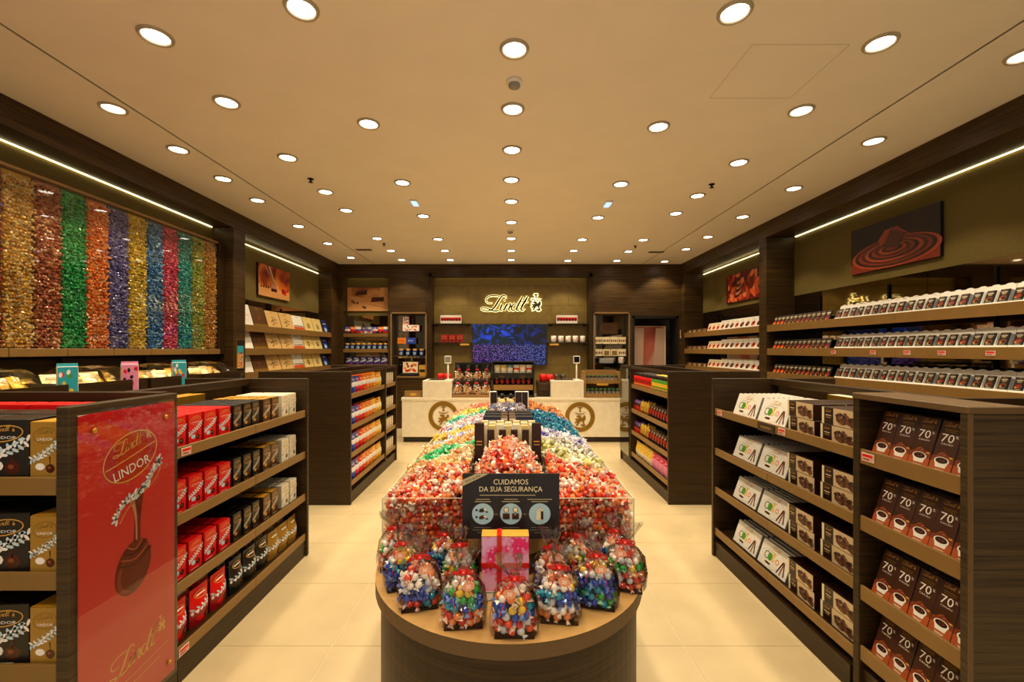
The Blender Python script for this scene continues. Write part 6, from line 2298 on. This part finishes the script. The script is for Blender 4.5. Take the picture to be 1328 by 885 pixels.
solo('display_tray', MB().box(-.085, .085, 0, .10, 0, .03, 'green_deep', front='white', top='white', ch=.003), 'white low tray under the pink gift box', 'tray', None, (-.010, 1.485, TZ))
t = thing('gift_box', 'pink floral gift box with red ribbon in front of the black sign', 'box', (-.010, 1.49, TZ + .03))
part('body', MB().box(-.080, .080, 0, .052, 0, .185, 'pink_floral', ch=.002), t, False)
part('lid', MB().box(-.081, .081, -.001, .053, .185, .190, 'gold_flat', ch=.002), t, False)
m = MB()
m.box(-.028, -.012, -.004, .056, .190, .1915, 'red_ribbon').box(-.028, -.012, -.0045, -.0025, 0, .1915, 'red_ribbon')
m.box(-.0825, .0825, -.0035, -.0015, .082, .098, 'red_ribbon')
m.box(-.0825, -.081, -.0035, .054, .082, .098, 'red_ribbon').box(.081, .0825, -.0035, .054, .082, .098, 'red_ribbon')
m.box(-.034, -.006, -.010, -.004, .080, .100, 'red_ribbon', ch=.004)
part('ribbon', m, t, False)

# the black notice on the table
m = MB().box(-.179, .179, 0, .006, 0, .236, 'notice_black', ch=.001) if mat('notice_black', '#1b1413', .3) else None
d = D(m, (0, 0, 0), (1, 0, 0), (0, 0, 1), .0006)
mat('notice_gold', '#c2b48c', .4)
d.text('CUIDAMOS', 0, .196, .019, 'cream', 1, w=.128)
d.text('DA SUA SEGURAN\u00c7A', 0, .166, .0225, 'cream', 1, w=.232)
d.rect(-.115, .156, .09, .1585, 'notice_gold')
d.poly([(-.178, .190), (-.178, .213), (-.128, .235), (-.082, .235)], 'notice_gold', 1)
d.text('PICK & MIX', -.138, .214, .008, 'notice_black', 2, rot=.41, w=.06)
mat('disc_blue', '#a9cfe0', .45)
for i, x in enumerate((-.103, 0, .106)):
    for (yy, wd) in ((.141, .05 if i != 2 else .09), (.133, .066 if i == 1 else .06)):
        d.rect(x - wd / 2, yy, x + wd / 2, yy + .0025, 'notice_gold')
    d.ell(x, .090, .0395, .038, 'disc_blue', 1, 30)
    if i: d.rect(x - .060, .088, x - .048, .090, 'grey')
    for j in range(3):
        wd = (.062, .075, .04)[j]
        d.rect(x - wd / 2, .040 - j * .009, x + wd / 2, .0415 - j * .009, 'grey')
# pictograms
for yy, tx in ((.103, 'choc_dark'), (.078, 'choc')):
    d.rect(-.130, yy - .003, -.122, yy + .004, 'choc_dark', 2)
    d.ell(-.105, yy, .013, .007, tx, 2, 10, .3); d.ell(-.095, yy + .003, .006, .004, 'cream', 3, 8)
    d.ell(-.088, yy - .006, .005, .003, 'choc', 2, 8)
for x in (-.017, .017):
    d.ell(x, .105, .009, .010, 'cream', 2, 12); d.ring(x, .105, .010, .011, .002, 'choc_dark', 2.5, 12)
    d.rect(x - .013, .071, x + .013, .092, 'choc', 2); d.rect(x - .006, .071, x + .006, .085, 'choc_dark', 3)
d.poly([(.092, .068), (.120, .068), (.118, .104), (.108, .116), (.096, .104)], 'cream', 2)
d.rect(.110, .070, .119, .100, 'choc_dark', 3); d.ring(.106, .108, .006, .008, .0015, 'grey', 3, 12)
t = thing('notice_stand', 'black safety notice on a clear stand on the display table', 'notice', (.010, 1.612, TZ))
o = part('notice_board', m.mesh('notice_board'), t)
o.location = (0, -.004, .158); o.rotation_euler = (-.06, 0, 0)
m = MB().box(-.17, .17, -.002, .001, .002, .165, 'acrylic').box(-.17, .17, -.03, .006, 0, .003, 'acrylic')
part('clear_holder', m, t, False)

# ---- truffle bags on the counter, in two tiers on a rack
g = thing('bag_rack', 'tiered wooden rack of truffle bags on the counter', 'rack', (-.61, 7.45, CT))
part('base', MB().box(-.935, -.29, 7.36, 7.70, CT, .80, 'wood_tan', ch=.004), g)
part('tier', MB().box(-.935, -.29, 7.52, 7.70, .80, 1.02, 'wood_dark', ch=.004), g)
part('back_board', MB().box(-.93, -.295, 7.70, 7.72, CT, 1.33, 'black'), g)
part('top_shelf', MB().box(-.83, -.45, 7.58, 7.72, 1.30, 1.318, 'black_gloss'), g)
sm_film = MB()
RG = random.Random(9)


def small_bag(seed):
    pos = []
    rg = random.Random(seed)
    for L in range(5):
        a, b = (.045, .03) if L < 3 else ((.036, .022) if L == 3 else (.018, .012))
        n = 9 if L < 3 else (7 if L == 3 else 3)
        for q_ in range(n):
            an = 2 * PI * q_ / n + L * .5
            pos.append((a * math.cos(an), b * math.sin(an), .018 + .024 * L))
    V, F, col = cloud_arrays(np.array(pos), [('#c8682c', '#f8dcb0', 3), ('#e0aa50', '#fff4d8', 3), ('#7a2818', '#e8c0a0', 2), ('#f4ecdc', '#ffffff', 2)])
    return np_mesh('truffles', V, F, col, ['foil'])


BOW_S = MB().lathe([(.013, .149), (.020, .153), (.020, .161), (.013, .165)], 'red_ribbon', n=10, cap=False).box(-.022, .022, -.030, -.018, .146, .164, 'red_ribbon', ch=.004).mesh('bow')
SBT = [small_bag(i) for i in range(3)]
k_ = 0
for (zz, yy, lv) in ((.80, 7.43, 'lower'), (1.02, 7.62, 'upper')):
    for i in range(4):
        t = thing('truffle_bag', 'small clear truffle bag, %s from left, %s tier of the counter bag rack' % (ORD[i], lv), 'bag', (-.85 + i * .158, yy, zz), 0, 'truffle bags on the counter rack')
        t.scale = (1.4, 1.2, 1.22)
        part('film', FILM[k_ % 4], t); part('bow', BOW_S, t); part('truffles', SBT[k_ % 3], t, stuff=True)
        k_ += 1

# ================================================================ LEFT WALL CABINET GOODS
def gift_bag(body, deco, n_=0):
    m = MB().box(-.055, .055, 0, .055, 0, .165, body, front=deco[0], ch=.002)
    d = D(m, (0, 0, 0), (1, 0, 0), (0, 0, 1), .0006)
    rg = random.Random(n_)
    for i in range(10):
        d.ell(rg.uniform(-.04, .04), rg.uniform(.02, .145), .013, .010, deco[1 + i % (len(deco) - 1)], 1 + i * .06, 9, rg.uniform(0, 3))
    for j in range(5):
        m.box(.0552, .056, .004, .051, .012 + j * .03, .026 + j * .03, 'white')
        m.box(-.056, -.0552, .004, .051, .012 + j * .03, .026 + j * .03, 'yellow')
    return m


def bag_handle():
    return MB().tube([(-.025, .027, .163), (-.022, .027, .195), (0, .027, .208), (.022, .027, .195), (.025, .027, .163)], .003, 'red_ribbon', 6)


for (px, cols_, lab, n_) in ((88, ('teal', 'red', 'yellow', 'green', 'white'), 'teal patterned gift bag, nearest on the left wall cabinet', 1), (169, ('pink', 'choc_dark', 'red', 'pink_deep', 'choc_dark'), 'pink and dark patterned gift bag, second on the left wall cabinet', 2), (233, ('teal', 'red', 'yellow', 'pink', 'white'), 'teal patterned gift bag, farthest on the left wall cabinet', 3)):
    X = -3.03
    Y = 570 * -X / (659 - px)
    t = thing('gift_bag', lab, 'bag', (X, Y, 1.20 + .001), .9, 'patterned gift bags on the left wall cabinet')
    t.scale = (.95, .95, 1.42)
    part('body', gift_bag('white', cols_, n_), t, False)
    part('fold', MB().box(-.055, .055, .018, .030, .165, .18, 'white', front=cols_[0]), t, False)


def basket(y, idx, lab, mats_):
    t = thing('gift_basket', lab, 'basket', (-3.24, y, 1.2015), 0, 'film-wrapped baskets on the left wall cabinet')
    m = MB().box(-.20, .20, -.28, .28, 0, .02, 'wood_dark')
    for (a, b, c, e) in ((-.22, -.20, -.30, .30), (.20, .22, -.30, .30), (-.20, .20, -.30, -.28), (-.20, .20, .28, .30)):
        m.box(a, b, c, e, 0, .11, 'wood_dark')
    part('tray', m, t, False)
    rg = random.Random(idx)
    for i in range(9):
        x, yy = -.12 + .12 * (i % 3), -.19 + .19 * (i // 3)
        h_ = rg.uniform(.15, .20)
        mm = pouch(.12, h_, .08, (mats_[i % len(mats_)], mats_[(i + 1) % len(mats_)], mats_[i % len(mats_)], mats_[i % len(mats_)]), style=2)
        o = part('sweet_pack', mm, t, False)
        o.location = (x, yy, .02); o.rotation_euler = (-.5, 0, PI / 2 + rg.uniform(-.5, .5))
    V, F = [], []
    nx, ny2 = 8, 12
    for j in range(ny2 + 1):
        for i in range(nx + 1):
            u_, v_ = i / nx * 2 - 1, j / ny2 * 2 - 1
            z = .11 + .11 * (1 - u_ ** 4) * (1 - v_ ** 4) + (.012 * math.sin(i * 5.1 + j * 3.7) if abs(u_) < .95 and abs(v_) < .95 else 0)
            V.append((u_ * .205, v_ * .285, z))
    for j in range(ny2):
        for i in range(nx):
            a = j * (nx + 1) + i
            F.append((a, a + 1, a + nx + 2, a + nx + 1))
    part('film_cover', MB().add(V, F, 'film'), t, False)


mat('foil_gold', '#d8a83a', .25, .6)
mat('foil_pale', '#e8d8a0', .3, .4)
for i, (y, lab) in enumerate(((2.72, 'film-wrapped basket of gold packs, nearest under the dispensers'), (3.38, 'film-wrapped basket of gold packs, second under the dispensers'), (4.02, 'film-wrapped basket of gold packs, third under the dispensers'), (4.66, 'film-wrapped basket of gold packs, farthest under the dispensers'))):
    basket(y, i, lab, ('foil_gold', 'foil_pale', 'yellow', 'foil_gold', 'cream', 'orange') if i == 0 else ('foil_gold', 'foil_pale', 'foil_pale', 'gold_flat'))

# ---- small price tags on the shelf rails
def price_tag(loc, rz, lab):
    m = MB().box(-.032, .032, -.003, 0, -.018, .018, 'white', front='tag_pink', ch=.001)
    d = D(m, (0, -.003, 0), (1, 0, 0), (0, 0, 1), .0004)
    d.rect(-.026, .002, .026, .013, 'red'); d.rect(-.024, -.010, .010, -.006, 'choc')
    solo('price_tag', m, lab, 'price tag', 'price tags on shelf rails', loc, (0, 0, rz))


mat('tag_pink', '#d9a79a', .4)
price_tag((-1.5205, 2.075, ZL[0] - .026), PI / 2, 'price tag at the near end of the front left top rail')
price_tag((-1.5205, 2.06, ZL[3] - .026), PI / 2, 'price tag at the near end of the front left bottom rail')
price_tag((1.5505, 3.22, ZR[0] - .026), -PI / 2, 'price tag at the far end of the front right top rail')
price_tag((1.5505, 2.49, ZR[0] - .026), -PI / 2, 'price tag beside the dark name plate, front right top rail')
price_tag((1.5435, 1.885, ZT[0] - .03), -PI / 2, 'price tag on the top rail of the brown bars')
for i, y in enumerate((4.6, 4.1, 3.75, 3.45, 3.1, 2.85)):
    price_tag((XR + .0035, y, WZ[1] - .045), -PI / 2, 'price tag, %s from the far end, second rail, right wall' % ORD[i])
m = MB().box(-.085, .085, -.004, 0, -.026, .026, 'choc_dark', ch=.001)
D(m, (0, -.004, 0), (1, 0, 0), (0, 0, 1), .0005).rect(-.055, -.006, .055, .008, 'tan_rail')
solo('name_plate', m, 'dark name plate on the top rail of the front right gondola', 'name plate', None, (1.5495, 2.64, ZR[0] - .03), (0, 0, -PI / 2))

for o in C.objects:
    lb = o.get('label')
    if lb and o.parent is None:
        n_ = len(lb.split())
        if not 4 <= n_ <= 16:
            print('LABEL LENGTH', n_, lb)
